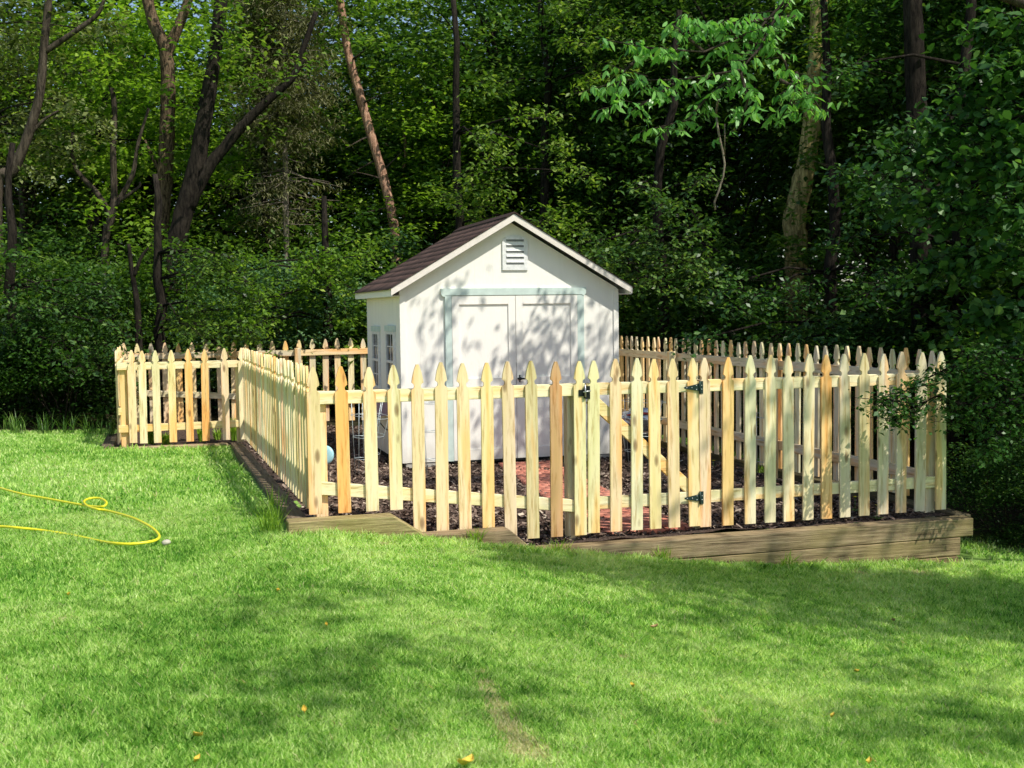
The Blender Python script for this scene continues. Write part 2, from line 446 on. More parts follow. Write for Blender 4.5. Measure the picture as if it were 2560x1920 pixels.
# ------------------------------------------------------------------ grass
def grass():
    Ps = []; Ts = []
    def patch(n, Y0, Y1, wb, hb):
        t = rng.uniform(0, 1, n); Yc = np.sqrt(Y0 ** 2 + t * (Y1 ** 2 - Y0 ** 2)); Xc = Yc * rng.uniform(-.5, .5, n) + rng.uniform(-2.2, 2.2, n)
        a, b = Xc + 1.305, Yc - 8.0
        u = a * CT + b * ST; v = -a * ST + b * CT
        keep = ~in_garden(u, v, .23) & (wood_mask(u, v) < .35 + .4 * rng.uniform(0, 1, n)) & ~((u > 4.6) & (u < 5.1) & (v > -.2))
        u = u[keep]; v = v[keep]; n = len(u)
        # bare thatchy patches
        Yk = u * ST + v * CT + 8
        near = np.zeros(n)
        # unmown fringe along the timbers
        fr = ((v > -.46) & (v < -.2) & (u > -.4) & (u < 4.9)) | ((u > -.42) & (u < -.2) & (v < 6.9) & (v > -.3)) | ((u > -1.9) & (u < 0) & (v > 6.45) & (v < 6.85))
        h = hb * rng.uniform(.55, 1.25, n) * (1 + .8 * fr * rng.uniform(0, 1, n) ** 1.5)
        clump = .5 + .5 * np.sin(u * 9 + 2 * np.sin(v * 7)) * np.sin(v * 8 + 2 * np.sin(u * 6))
        h *= .75 + .5 * clump
        bare = np.zeros(n, bool)
        for (bu, bv, r) in BARE:
            bare |= (np.hypot(u - bu, (v - bv)) < r * rng.uniform(.3, 1.2, n))
        h = np.where(bare, h * .55, h)
        ang = rng.uniform(0, 2 * PI, n); w = wb * rng.uniform(.6, 1.3, n)
        z = lawn_z(u, v) - .004
        lean = rng.uniform(.15, .95, n) * h; la = rng.uniform(0, 2 * PI, n)
        lx = np.cos(la) * lean; ly = np.sin(la) * lean
        bx = np.cos(ang) * w; by = np.sin(ang) * w
        c = np.stack([u, v, z], 1)
        mid = c + np.stack([lx * .35, ly * .35, h * .62], 1)
        tip = c + np.stack([lx, ly, h], 1)
        bb = np.stack([bx, by, bx * 0], 1)
        P = np.stack([c - bb, c + bb, mid + bb * .7, tip, mid - bb * .7], 1)
        Ps.append(P.reshape(-1, 3))
        tt = rng.uniform(0, .955, n); tt = np.where(rng.uniform(0, 1, n) < .02, .99, tt); tt = np.where(bare, .99, tt)
        Ts.append(tt)
    patch(500000, 2.7, 6.0, .0021, .031)
    patch(330000, 6.0, 9.0, .0031, .032)
    patch(170000, 9.0, 17.5, .0070, .036)
    P = np.concatenate(Ps); T = np.concatenate(Ts)
    return np_mesh('grass', P, np.arange(len(P)).reshape(-1, 5), M['grass'], T)
BARE = []
for (px, py, r) in [(1205, 1690, .045), (1220, 1740, .07), (1250, 1780, .07), (1262, 1815, .075), (1278, 1850, .08), (1310, 1885, .09), (1330, 1915, .09), (1215, 1720, .05), (1225, 1760, .055), (1243, 1800, .06), (1265, 1835, .06), (1290, 1868, .07), (1300, 1905, .08),
                    (1150, 1560, .05), (1770, 1790, .04), (1790, 1815, .05), (1560, 1650, .04), (2115, 1755, .05), (960, 1360, .06), (2300, 1425, .12), (2150, 1420, .08), (160, 1560, .06), (1130, 1640, .05)]:
    p = on_z(px, py, lz(*on_z(px, py, -.05)[:2])); BARE.append((p.x, p.y, r * 1.2))
o = link('grass', grass()); tag(o, 'short green lawn grass with mown stripes and dry spots', 'grass', kind='stuff')

# ------------------------------------------------------------------ pickets
def picket_profile(length, w=.085):
    half = [(.009, 0), (.019, -.026), (.028, -.055), (.0345, -.085), (.0385, -.110), (.0395, -.122), (.032, -.127), (.0235, -.135), (.0215, -.147),
            (.026, -.159), (.038, -.167), (w / 2, -.172)]
    pts = [(x, length + z) for x, z in half] + [(w / 2, 0.0)]
    return pts + [(-x, z) for x, z in reversed(pts)]
PK = {}
def picket_mesh(length, facing):
    key = (round(length, 2), facing)
    if key in PK: return PK[key]
    mb = MB(); prof = picket_profile(key[0]); n = len(prof)
    mb.prism(prof, -.009, .009)
    if facing == 'x':
        mb.v = [(y, x, z) for (x, y, z) in mb.v]
    me = mb.mesh('picket'); bm = bmesh.new(); bm.from_mesh(me)
    bmesh.ops.recalc_face_normals(bm, faces=bm.faces); bm.to_mesh(me); bm.free()
    me.materials.append(M['picket']); PK[key] = me; return me
PAL = dict(cream=(.95, .81, .51), yellow=(.94, .76, .40), orange=(.94, .63, .28), tan=(.94, .72, .43), green=(.84, .77, .50), lime=(.84, .76, .42),
           pink=(.90, .69, .46), brown=(.62, .38, .19), grey=(.78, .67, .48), pale=(.93, .82, .53), olive=(.72, .60, .33))
def setcol(o, c, j=.05):
    c = PAL[c] if isinstance(c, str) else c
    k = 1 + rnd.uniform(-j, j); o.color = (c[0] * k, c[1] * k, c[2] * k, 1); return o
def add_picket(par, x, y, z0, z1, facing, c, base):
    o = link('picket', picket_mesh(z1 - z0, facing), None, par, (x - base[0], y - base[1], z0 - base[2]))
    o.rotation_euler = (rnd.uniform(-.006, .006), rnd.uniform(-.008, .008), 0)
    return setcol(o, c)
def rail(par, a, b, base, mat, c='pale', w=.036, h=.086, nm='rail'):
    mb = MB(); a = Vector(a); b = Vector(b); m = (a + b) / 2
    L = b - a; n = max(2, int(L.length / .4)); pts = [a + L * (i / n) for i in range(n + 1)]
    for i in range(n):
        pass
    mb.beam(a - m, b - m, w, h)
    o = mb.build(nm, mat, par, m - Vector(base), bevel=.003); return setcol(o, c)
def post(par, x, y, z0, z1, base, c='pale', s=.088):
    mb = MB().box(-s/2, s/2, -s/2, s/2, 0, z1 - z0)
    o = mb.build('post', M['picket'], par, (x - base[0], y - base[1], z0 - base[2]), bevel=.004); return setcol(o, c)

TOP = 1.225
def gaps(us, lo, hi): return us
# -- front run, left of the gate
FX = [(784, 'tan'), (857, 'orange'), (927, 'cream'), (987, 'cream'), (1044, 'tan'), (1102, 'tan'), (1159, 'tan'), (1217, 'yellow'),
      (1273, 'pink'), (1329, 'olive'), (1388, 'brown'), (1448, 'lime')]
GX = [(1481, 'lime'), (1537, 'tan'), (1589, 'green'), (1636, 'yellow'), (1683, 'tan'), (1734, 'yellow')]
RX = [(1761, 'pink'), (1817, 'orange'), (1873, 'green'), (1923, 'pale'), (1970, 'cream'), (2018, 'cream'), (2065, 'orange'), (2111, 'grey'),
      (2159, 'olive'), (2206, 'grey'), (2251, 'grey'), (2298, 'grey'), (2351, 'green')]  # board tones of the front run, some cast shade included in the colour
def u_of(px): return on_v(px, 1080, 0).x
base = (0, 0, 0)
f = empty('picket_fence', base, 'front run of new pine picket fence left of the gate, feet cut at three heights', 'fence', 'new pine picket fence runs around the shed')
for i, (px, c) in enumerate(FX):
    z0 = .255 if i < 4 else (.085 if i < 8 else 0.0)
    add_picket(f, u_of(px), -.010, z0, TOP + rnd.uniform(-.006, .006), 'y', c, base)
ul = u_of(1448) + .045
rail(f, (-.02, .019, 1.02), (ul, .019, 1.02), base, M['railx'])
rail(f, (-.02, .019, .43), (ul, .019, .195), base, M['railx'])
post(f, .045, .082, -.15, 1.06, base, 'tan')
post(f, u_of(1438), .082, -.35, 1.06, base, 'grey')
# -- front run, right of the gate
ur = u_of(1761) - .045
base = (ur, 0, 0)
f = empty('picket_fence', base, 'front run of picket fence right of the gate, standing above the long timber wall', 'fence', 'new pine picket fence runs around the shed')
for i, (px, c) in enumerate(RX):
    add_picket(f, u_of(px), -.010, 0.0 + .012 * max(0, i - 6) / 6, TOP + rnd.uniform(-.006, .006), 'y', c, base)
ue = u_of(2351)
rail(f, (ur + .005, .019, 1.02), (ue + .04, .019, 1.02), base, M['railx'])
rail(f, (ur + .005, .019, .215), (ue + .04, .019, .225), base, M['railx'])
post(f, ur + .02, .082, -.35, 1.06, base, 'grey'); post(f, ue - .06, .082, -.35, 1.06, base, 'grey')
# -- gate
base = ((ul + ur) / 2, 0, 0)
g = empty('garden_gate', base, 'picket gate with a diagonal brace, black latch and two dark green strap hinges', 'gate')
for px, c in GX:
    add_picket(g, u_of(px), -.010, .01, TOP + rnd.uniform(-.004, .006), 'y', c, base)
g0, g1 = u_of(1481) - .038, u_of(1734) + .03
rail(g, (g0, .019, 1.02), (g1, .019, 1.02), base, M['railx'], 'green')
rail(g, (g0, .019, .215), (g1, .019, .215), base, M['railx'], 'green')
mb = MB(); a = Vector((g0 + .03, .0185, .955)); b = Vector((g1 - .05, .0185, .275)); m = (a + b) / 2
mb.beam(a - m, b - m, .034, .084)
o = mb.build('brace', M['railx'], g, m - Vector(base), bevel=.003); setcol(o, 'yellow')
for z in (1.01, .215):
    x = g1 + .006
    mb = MB().box(x - .001 - base[0], x + .028 - base[0], -.027, -.0195, z - .045, z + .045)
    mb.prism([(x - .001 - base[0], z + .026), (x - .001 - base[0], z - .026), (x - .118 - base[0], z - .006), (x - .118 - base[0], z + .006)], -.0255, -.0197)
    mb.tube([(x - base[0], -.029, z - .047), (x - base[0], -.029, z + .047)], .006, 8)
    h = mb.build('hinge', M['green_iron'], g)
    for k, dx in enumerate((-.10, -.06, -.025, .016)):
        for dz in ((0,) if k < 2 else (-.014, .014)):
            MB().tube([(x + dx - base[0], -.0255, z + dz), (x + dx - base[0], -.0305, z + dz)], .004, 6).build('screw', M['steel'], h)
xl = (u_of(1461)) - base[0]
mb = MB().box(xl - .047, xl - .008, -.026, -.0195, .975, 1.02).box(xl + .004, xl + .036, -.026, -.0195, .955, 1.045)
mb.box(xl - .012, xl + .006, -.036, -.026, .96, 1.045)
lt = mb.build('latch', M['black'], g)
MB().tube([(xl - .005, -.040, 1.055), (xl - .003, -.040, .97)], .005, 6).tube([(xl - .02, -.040, 1.005), (xl + .035, -.040, 1.012)], .005, 6).build('latch_bar', M['steel'], lt)

cyc = ['tan', 'cream', 'yellow', 'pink', 'cream', 'orange', 'green', 'tan', 'pale', 'cream', 'olive', 'pink', 'yellow']
# -- left side run A -> C
base = (0, 0, 0)
f = empty('picket_fence', base, 'left side run of picket fence seen nearly edge-on, striped with sun and shade', 'fence', 'new pine picket fence runs around the shed')
n = 37
for k in range(1, n):
    t = k / n; v = .0 + JV * t
    z1 = TOP - .055 * t; z0 = .25 - .16 * t
    add_picket(f, -.010, v, z0, z1 + rnd.uniform(-.006, .006), 'x', cyc[(k * 5) % 13], base)
for zz in ((1.02, .965), (.46, .30)):
    rail(f, (.019, .02, zz[0]), (.019, JV - .02, zz[1]), base, M['raily'])
for v in (2.35, 4.7): post(f, .082, v, -.1, 1.04, base, 'pale')
# -- jog D - C
base = (JU, JV, 0)
f = empty('picket_fence', base, 'short run of picket fence stepping out to the left, brightest honey coloured boards', 'fence', 'new pine picket fence runs around the shed')
cs = ['tan', 'cream', 'cream', 'yellow', 'orange', 'orange', 'pink', 'cream']
jx = [330, 356, 391, 430, 472, 512, 563, 606]
for k, px in enumerate(jx):
    x = on_v(px, 980, JV).x
    add_picket(f, x, JV - .010, .07 + .01 * (k < 1), 1.165 + rnd.uniform(-.005, .005), 'y', cs[k], base)
rail(f, (JU, JV + .019, .98), (.0, JV + .019, .98), base, M['railx']); rail(f, (JU, JV + .019, .245), (.0, JV + .019, .26), base, M['railx'], 'yellow')
post(f, JU + .07, JV + .082, -.1, 1.0, base, 'orange'); post(f, -.05, JV + .082, -.1, 1.0, base, 'tan')
# -- D -> E
f = empty('picket_fence', base, 'far left side run of picket fence going back from the outermost corner', 'fence', 'new pine picket fence runs around the shed')
n = 16
for k in range(1, n):
    t = k / n; add_picket(f, JU - .01, JV + (FV - JV) * t, .06 - .06 * t, 1.165 + .012 * t + rnd.uniform(-.005, .005), 'x', cyc[(k * 3) % 13], base)
rail(f, (JU + .019, JV + .03, .98), (JU + .019, FV - .02, .98), base, M['raily']); rail(f, (JU + .019, JV + .03, .45), (JU + .019, FV - .02, .42), base, M['raily'], 'yellow')
post(f, JU + .082, (JV + FV) / 2, -.1, 1.0, base, 'tan')
# -- back run
base = (JU, FV, 0)
f = empty('picket_fence', base, 'back run of picket fence behind the shed, its rails facing the viewer', 'fence', 'new pine picket fence runs around the shed')
L = FU - JU; n = 33
for k in range(0, n + 1):
    t = k / n; add_picket(f, JU + L * t, FV + .03, .02 - .06 * t, 1.18 + rnd.uniform(-.01, .01) + .03 * t, 'y', ['tan', 'pink', 'grey', 'cream', 'orange', 'pink', 'grey', 'tan'][(k * 3) % 8], base)
rail(f, (JU, FV, 1.0), (JU + 2.4, FV, 1.0), base, M['railx'], 'grey'); rail(f, (JU + 2.4, FV, 1.0), (FU, FV, 1.03), base, M['railx'], 'tan')
rail(f, (JU, FV, .50), (JU + 2.4, FV, .34), base, M['railx'], 'grey'); rail(f, (JU + 2.4, FV, .29), (FU, FV, .24), base, M['railx'], 'tan')
for x in (JU + .06, JU + 2.4, JU + 4.4, FU - .06): post(f, x, FV - .063, -.2, 1.07, base, 'grey')
# -- right run B -> F
base = (FU, 0, 0)
f = empty('picket_fence', base, 'long right side run of picket fence receding behind the shed, mostly in shade', 'fence', 'new pine picket fence runs around the shed')
uR = ue + .04
for k in range(1, 56):
    v = .175 * k
    z0 = .055 - .04 * min(1, v / 3) - .05 * min(1, v / 9)
    add_picket(f, uR + .01, v, z0, TOP + rnd.uniform(-.008, .008), 'x', ['grey', 'tan', 'pink', 'orange', 'grey', 'pale', 'tan', 'green', 'grey'][(k * 4) % 9], base)
for v0, v1 in ((.0, 2.6), (2.6, 5.0), (5.0, 7.4), (7.4, 9.8)):
    rail(f, (uR - .019, v0, 1.015), (uR - .019, v1 - .004, 1.015), base, M['raily'], 'grey')
    rail(f, (uR - .019, v0, .24 + .002), (uR - .019, v1 - .004, .24), base, M['raily'], 'grey')
for v in (2.6, 5.0, 7.4): post(f, uR - .084, v, -.2, 1.08, base, 'pale')
FU_R = uR

# ------------------------------------------------------------------ timbers
def timber(name_label, a, b, z0, z1, w=.14, slant=0.0, tone=(1, 1, 1), vert=0.0, group='weathered landscape timbers edging the bed', slope=(0, 0)):
    """a,b = (x,y) ends of the centre line; slant = horizontal run of the sloped cut at b"""
    A = Vector((a[0], a[1], 0)); B = Vector((b[0], b[1], 0)); d = (B - A); L = d.length; d.normalize()
    ang = math.atan2(d.y, d.x); h = z1 - z0
    nx = max(2, int(L / .25)); mb = MB(); ring = []
    vs = []; fs = []
    for i in range(nx + 1):
        t = i / nx
        for (yy, zz) in ((-w/2, 0), (w/2, 0), (w/2, h), (-w/2, h)):
            xx = L * t
            if i == nx and zz > 0: xx = L - slant
            elif slant and zz > 0: xx = min(L * t, (L - slant) * (1 - .002 * (nx - i)))
            dz = slope[0] * (1 - t) + slope[1] * t
            vs.append((xx, yy + rnd.uniform(-.002, .002), zz + dz + rnd.uniform(-.002, .002)))
    for i in range(nx):
        for k in range(4):
            l = (k + 1) % 4; fs.append((i*4+k, i*4+l, (i+1)*4+l, (i+1)*4+k))
    fs.append((0, 1, 2, 3)); fs.append((nx*4+3, nx*4+2, nx*4+1, nx*4))
    mb.add(vs, fs)
    o = mb.build('landscape_timber', M['timber'], None, (a[0], a[1], z0), bevel=.006)
    o.rotation_euler = (0, 0, ang); o.color = (*tone, 1)
    tag(o, name_label, 'timber', group); return o
timber('olive weathered timber at the front left corner with a sloped cut end', (-.20, -.13), (.70, -.13), .10, .245, slant=.22, tone=(1.75, 1.7, 1.15))
timber('brown weathered timber with a sloped end, second step down along the front', (.30, -.132), (1.43, -.132), -.035, .105, slant=.16, tone=(1.5, 1.32, 1.1))
timber('long top timber of the front retaining wall, running under the gate', (1.05, -.134), (4.91, -.134), -.182, -.044, tone=(1.5, 1.36, 1.12), slope=(0, .012))
timber('middle timber of the front retaining wall, dappled with leaf shadow', (2.0, -.134), (4.80, -.134), -.322, -.1845, tone=(1.5, 1.36, 1.06), slope=(0, .011))
timber('lowest timber of the front retaining wall, half buried in grass', (2.9, -.136), (4.78, -.136), -.462, -.3245, tone=(1.45, 1.3, 1.0), slope=(0, .010))
for k in range(3):
    v0, v1 = -.05 + 2.3 * k, -.05 + 2.3 * (k + 1)
    zt = lambda v: .235 - .19 * v / 6.9
    timber(['nearest dark timber beside the left fence run, striped by picket shadows', 'middle dark timber beside the left fence run, striped by picket shadows', 'farthest dark timber beside the left fence run, ending at the jog'][k],
           (-.115, v0), (-.115, v1 - .01), zt(v0) - .16, zt(v0), w=.13, tone=(1.0, .9, .85), slope=(0, zt(v1) - zt(v0)))
timber('grey timber laid in front of the short fence run on the left', (JU - .16, JV - .13), (-.215, JV - .13), -.10, .045, tone=(2.0, 1.8, 1.6))
timber('dark timber beside the far left side run of the fence', (JU - .13, JV - .05), (JU - .13, FV + .1), -.10, .06, tone=(.7, .65, .65), slope=(0, -.05))
timber('pale grey timber along the foot of the back fence run', (JU, FV - .14), (1.2, FV - .14), -.14, .06, tone=(1.7, 1.5, 1.45))
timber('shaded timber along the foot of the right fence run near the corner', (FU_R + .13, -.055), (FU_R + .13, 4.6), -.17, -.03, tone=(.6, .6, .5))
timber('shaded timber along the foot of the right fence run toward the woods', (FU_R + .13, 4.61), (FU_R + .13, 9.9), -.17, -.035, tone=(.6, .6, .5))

# ------------------------------------------------------------------ brick path
def brick_path():
    P = [on_z(1237, 1154, -.07), on_z(1363, 1148, -.07), Vector((0, 0, 0)), Vector((0, 0, 0))]
    x0, x1, y1 = P[0].x, P[1].x, 4.66
    near0, near1 = on_z(1500, 1335, -.03), on_z(1722, 1318, -.03)
    n0, n1 = near0.x, near1.x; y0 = .06
    vs = []; fs = []; tt = []
    rows = int((y1 - y0) / .105); 
    for r in range(rows):
        ya = y0 + r * .105; yb = ya + .1
        k = 6
        for c in range(-1, k):
            off = .5 * (r % 2)
            ta, tb = (c + off) / (k - .5), (c + off + .96) / (k - .5)
            ta, tb = max(0, ta), min(1, tb)
            if tb - ta < .03: continue
            def X(y, t):
                s = (y - y0) / (y1 - y0); return (n0 * (1-s) + x0 * s) * (1-t) + (n1 * (1-s) + x1 * s) * t
            z = lambda y: gz(2.5, y) + .028
            n = len(vs); q = rnd.uniform(-.003, .003)
            vs += [(X(ya, ta), ya, z(ya) - .06), (X(ya, tb), ya, z(ya) - .06), (X(yb, tb), yb, z(yb) - .06), (X(yb, ta), yb, z(yb) - .06),
                   (X(ya, ta), ya, z(ya) + q), (X(ya, tb), ya, z(ya) + q), (X(yb, tb), yb, z(yb) + q), (X(yb, ta), yb, z(yb) + q)]
            q4 = [(4,5,6,7),(0,1,5,4),(1,2,6,5),(2,3,7,6),(3,0,4,7)]
            fs += [tuple(i + n for i in f_) for f_ in q4]; tt += [rnd.random()] * 5
    return np_mesh('brick_path', np.array(vs), np.array(fs), M['brick'], np.array(tt))
o = link('brick_path', brick_path()); tag(o, kind='structure')

# ------------------------------------------------------------------ shed
SU0, SU1, SV0, SV1 = 1.50, 3.94, 4.73, 6.93
SC = (SU0 + SU1) / 2; ZB = -.035; EAV = 1.81; SLOPE = .585
sb = (SC, SV0, ZB)
shed = empty('garden_shed', sb, 'cream garden shed with brown shingle roof and teal trimmed double doors', 'shed')
hw = (SU1 - SU0) / 2; D = SV1 - SV0; ev = EAV - ZB; apx = ev + hw * SLOPE
mb = MB()
# front face as strips with shallow grooves, so the panels read
def wall_front(y, sgn):
    xs = []
    x = -hw
    while x < hw - 1e-4:
        x2 = min(hw, x + .203); xs.append((x, x2)); x = x2
    for (a, b) in xs:
        g_ = .0006
        za = ev + (hw - abs(a)) * SLOPE; zb_ = ev + (hw - abs(b)) * SLOPE
        pts = [(a, 0), (b - g_, 0)]
        b2 = b - g_
        zb2 = ev + (hw - abs(b2)) * SLOPE
        pts += [(b2, zb2)]
        if a < 0 < b2: pts += [(0, apx)]
        pts += [(a, za)]
        mb.prism(pts, y, y + sgn * .016)
mbp = MB().prism([(-hw + .002, 0.002), (hw - .002, 0.002), (hw - .002, ev), (0, apx - .002), (-hw + .002, ev)], .012, .05)
mb.v += []; wall_front(0, 1)
n = len(mb.v); mb.v += mbp.v; mb.f += [tuple(i + n for i in q) for q in mbp.f]; mb.sm += mbp.sm
mb.build('front_wall', M['siding'], shed)
mb = MB()
y = .05
while y < D - .002:
    y2 = min(D, y + .203); mb.box(-hw, -hw + .016, y, y2 - .006, 0, ev + .0); y = y2
mb.box(-hw + .012, -hw + .05, .052, D - .052, .002, ev - .002)
mb.build('side_wall', M['siding'], shed)
MB().box(hw - .05, hw, .052, D - .052, 0, ev).build('side_wall', M['siding'], shed)
MB().prism([(-hw + .001, 0), (hw - .001, 0), (hw - .001, ev), (0, apx), (-hw + .001, ev)], D - .05, D).build('back_wall', M['siding'], shed)
MB().box(-hw - .012, -hw + .045, -.014, -.002, 0, ev - .01).box(-hw - .012, -hw - .002, -.002, .045, 0, ev - .02).build('corner_board', M['siding'], shed)
MB().box(hw - .045, hw + .012, -.014, -.002, 0, ev - .01).box(hw + .002, hw + .012, -.002, .045, 0, ev - .02).build('corner_board', M['siding'], shed)
# skids
mb = MB()
for x in (-hw + .08, -.35, .35, hw - .2): MB().box(x, x + .12, .15, D - .03, -.16, -.002).build('skid', M['dark'], shed)
for xx in (-hw + .03, hw - .45): MB().box(xx, xx + .40, .01, .14, -.12, -.004).build('foundation_block', M['concrete'], shed)
MB().box(-hw + .004, -hw + .02, .1, D - .02, -.14, -.006).build('base_shade', M['dark'], shed)  # near-black strip standing for the shade under the side wall
# roof
OH, OF, OB = .125, .15, .10
xe = hw + OH; zt0 = ev + hw * SLOPE + .085           # top of decking at ridge
def roof_side(sgn):
    vs = []; fs = []; tt = []
    Ls = math.hypot(xe, xe * SLOPE); rows = 11
    for r in range(rows):
        s0, s1 = r / rows, min(1.0, (r + 1) / rows + .012)
        xa, xb = xe * (1 - s0) + (.03 if r == 0 else 0), xe * (1 - s1)
        def z(x): return zt0 - x * SLOPE
        y = -OF - .012; odd = (r % 2) * .07
        cells = []; yy = y
        first = True
        while yy < D + OB:
            y2 = min(D + OB + .012, yy + (.14 if not first or not odd else .07) * rnd.uniform(.85, 1.15)); first = False
            cells.append((yy, y2)); yy = y2
        for (ya, yb) in cells:
            q = rnd.uniform(0, .003); n = len(vs)
            lift = .0015 + q * .4
            vs += [(sgn * xa, ya + .001, z(xa) + .002), (sgn * xa, yb - .001, z(xa) + .002), (sgn * xb, yb - .001, z(xb) + .004), (sgn * xb, ya + .001, z(xb) + .004),
                   (sgn * xa, ya + .001, z(xa) + lift + .003), (sgn * xa, yb - .001, z(xa) + lift + .006), (sgn * xb, yb - .001, z(xb) + .006), (sgn * xb, ya + .001, z(xb) + .006)]
            q4 = [(4,5,6,7),(0,1,5,4),(1,2,6,5),(2,3,7,6),(3,0,4,7),(0,3,2,1)]
            fs += [tuple(i + n for i in f_) for f_ in q4]; tt += [rnd.random()] * 6
    return np_mesh('roof_slope', np.array(vs), np.array(fs), M['shingle'], np.array(tt))
roof = MB().prism([(-xe, zt0 - xe * SLOPE - .002), (0, zt0 - .002), (xe, zt0 - xe * SLOPE - .002), (xe, zt0 - xe * SLOPE - .022), (0, zt0 - .024), (-xe, zt0 - xe * SLOPE - .022)], -OF + .018, D + OB - .02).build('roof', M['trim'], shed)
for s_ in (-1, 1):
    o = link('shingle_slope', roof_side(s_), None, roof)
MB().prism([(-.09, zt0 - .09 * SLOPE + .018), (0, zt0 + .02), (.09, zt0 - .09 * SLOPE + .018), (.09, zt0 - .09 * SLOPE + .004), (0, zt0 + .006), (-.09, zt0 - .09 * SLOPE + .004)], -OF - .013, D + OB + .013).build('ridge_cap', M['shingle'], roof)
fh = .072
for yy in (-OF, D + OB - .018):
    for s_ in (-1, 1):
        p = [(0, zt0 - .004), (s_ * xe, zt0 - xe * SLOPE - .004), (s_ * xe, zt0 - xe * SLOPE - .004 - fh), (0, zt0 - .004 - fh)]
        MB().prism(p, yy, yy + .017).build('rake_board', M['fascia'], roof)
for s_ in (-1, 1):
    a, b = sorted((s_ * (xe - .018), s_ * (xe - .001)))
    MB().box(a, b, -OF + .019, D + OB - .019, zt0 - xe * SLOPE - .085, zt0 - xe * SLOPE - .023).build('eave_board', M['siding'], roof)
    a, b = sorted((s_ * (hw + .014), s_ * (xe - .02)))
    MB().box(a, b, -.001, D + .01, zt0 - xe * SLOPE - .082, zt0 - xe * SLOPE - .074).build('soffit', M['siding'], roof)
# readings on the front wall, relative to the shed
def fr(px, py):
    p = on_v(px, py, SV0); return p.x - SC, p.z - ZB
dx0, dz0 = fr(1128, 738); dx1, _ = fr(1441, 738); hx0, hz1 = fr(1101, 719); hx1, _ = fr(1463, 719)
tx0, _ = fr(1111, 738); tx1, _ = fr(1458, 738)
dtop = 1.775; htop = 1.852
# door frame
fr_ = MB().box(tx0, dx0 - .003, -.024, -.002, .0, dtop).box(dx1 + .003, tx1, -.024, -.002, .0, dtop)
fr_.prism([(hx0, htop), (hx1, htop), (hx1, dtop + .02), (hx1 - .015, dtop - .005), (hx1 - .04, dtop - .012), (hx1 - .045, dtop + .003), (hx0 + .045, dtop + .003), (hx0 + .04, dtop - .012), (hx0 + .015, dtop - .005), (hx0, dtop + .02)], -.028, -.002)
fr_.build('door_frame', M['teal'], shed)
mid = (dx0 + dx1) / 2
for s_, (a, b) in enumerate(((dx0, mid - .003), (mid + .003, dx1))):
    d = MB()
    d.box(a, b, -.012, -.002, .004, dtop - .006)      # leaf panel
    fw = .078
    d.box(a, a + fw, -.026, -.0125, .004, dtop - .006).box(b - fw, b, -.026, -.0125, .004, dtop - .006)
    for (z0, z1) in ((.004, .12), (.80, .885), (dtop - .09, dtop - .006)):
        d.box(a + fw + .001, b - fw - .001, -.026, -.0125, z0, z1)
    # grooves as slim battens
    k = (b - a - 2 * fw) / 3
    door = d.build('door', M['siding'], shed)
    # darker strips painting the shadow line under the rails
    MB().box(a + fw + .002, b - fw - .002, -.0275, -.0265, dtop - .096, dtop - .090).box(a + fw + .002, b - fw - .002, -.0275, -.0265, .796, .800).build('rail_shadow', M['fascia'], door)
    if s_ == 1:
        hx, hz = fr(1297, 946)
        MB().tube([(a + .035, -.026, hz), (a + .035, -.055, hz)], .016, 10).tube([(a + .0, -.052, hz + .002), (a + .035, -.056, hz), (a + .095, -.052, hz - .002)], [.008, .012, .007], 8).tube([(a + .035, -.028, hz + .04), (a + .035, -.028, hz - .04)], [.008, .008], 8).build('handle', M['black'], door)
MB().box(dx0 - .01, dx1 + .01, -.03, .0, -.02, .0).build('sill', M['dark'], shed)
# gable vent
vx0, vz1 = fr(1254, 587); vx1, vz0 = fr(1319, 676)
vc = (vx0 + vx1) / 2; vw = (vx1 - vx0) / 2
arc = [(vc - vw, vz0), (vc + vw, vz0), (vc + vw, vz1 - .09)] + [(vc + vw * math.cos(a), vz1 - .09 + .09 * math.sin(a)) for a in np.linspace(.15, PI - .15, 12)] + [(vc - vw, vz1 - .09)]
vent = MB().prism(arc, -.018, -.002).build('gable_vent', M['ventm'], shed, bevel=.003)
for k in range(5):
    z = vz0 + .075 + k * .062
    MB().box(vc - vw + .045, vc + vw - .045, -.0195, -.0185, z - .012, z + .012).build('slot_shade', M['ventd'], vent)  # flat grey strip stands for the shade inside the vent slot
    MB().hexa([(vc - vw + .045, -.0200, z + .012), (vc + vw - .045, -.0200, z + .012), (vc + vw - .045, -.0200, z + .030), (vc - vw + .045, -.0200, z + .030),
               (vc - vw + .045, -.027, z + .010), (vc + vw - .045, -.027, z + .010), (vc + vw - .045, -.022, z + .030), (vc - vw + .045, -.022, z + .030)]).build('louvre', M['ventm'], vent)
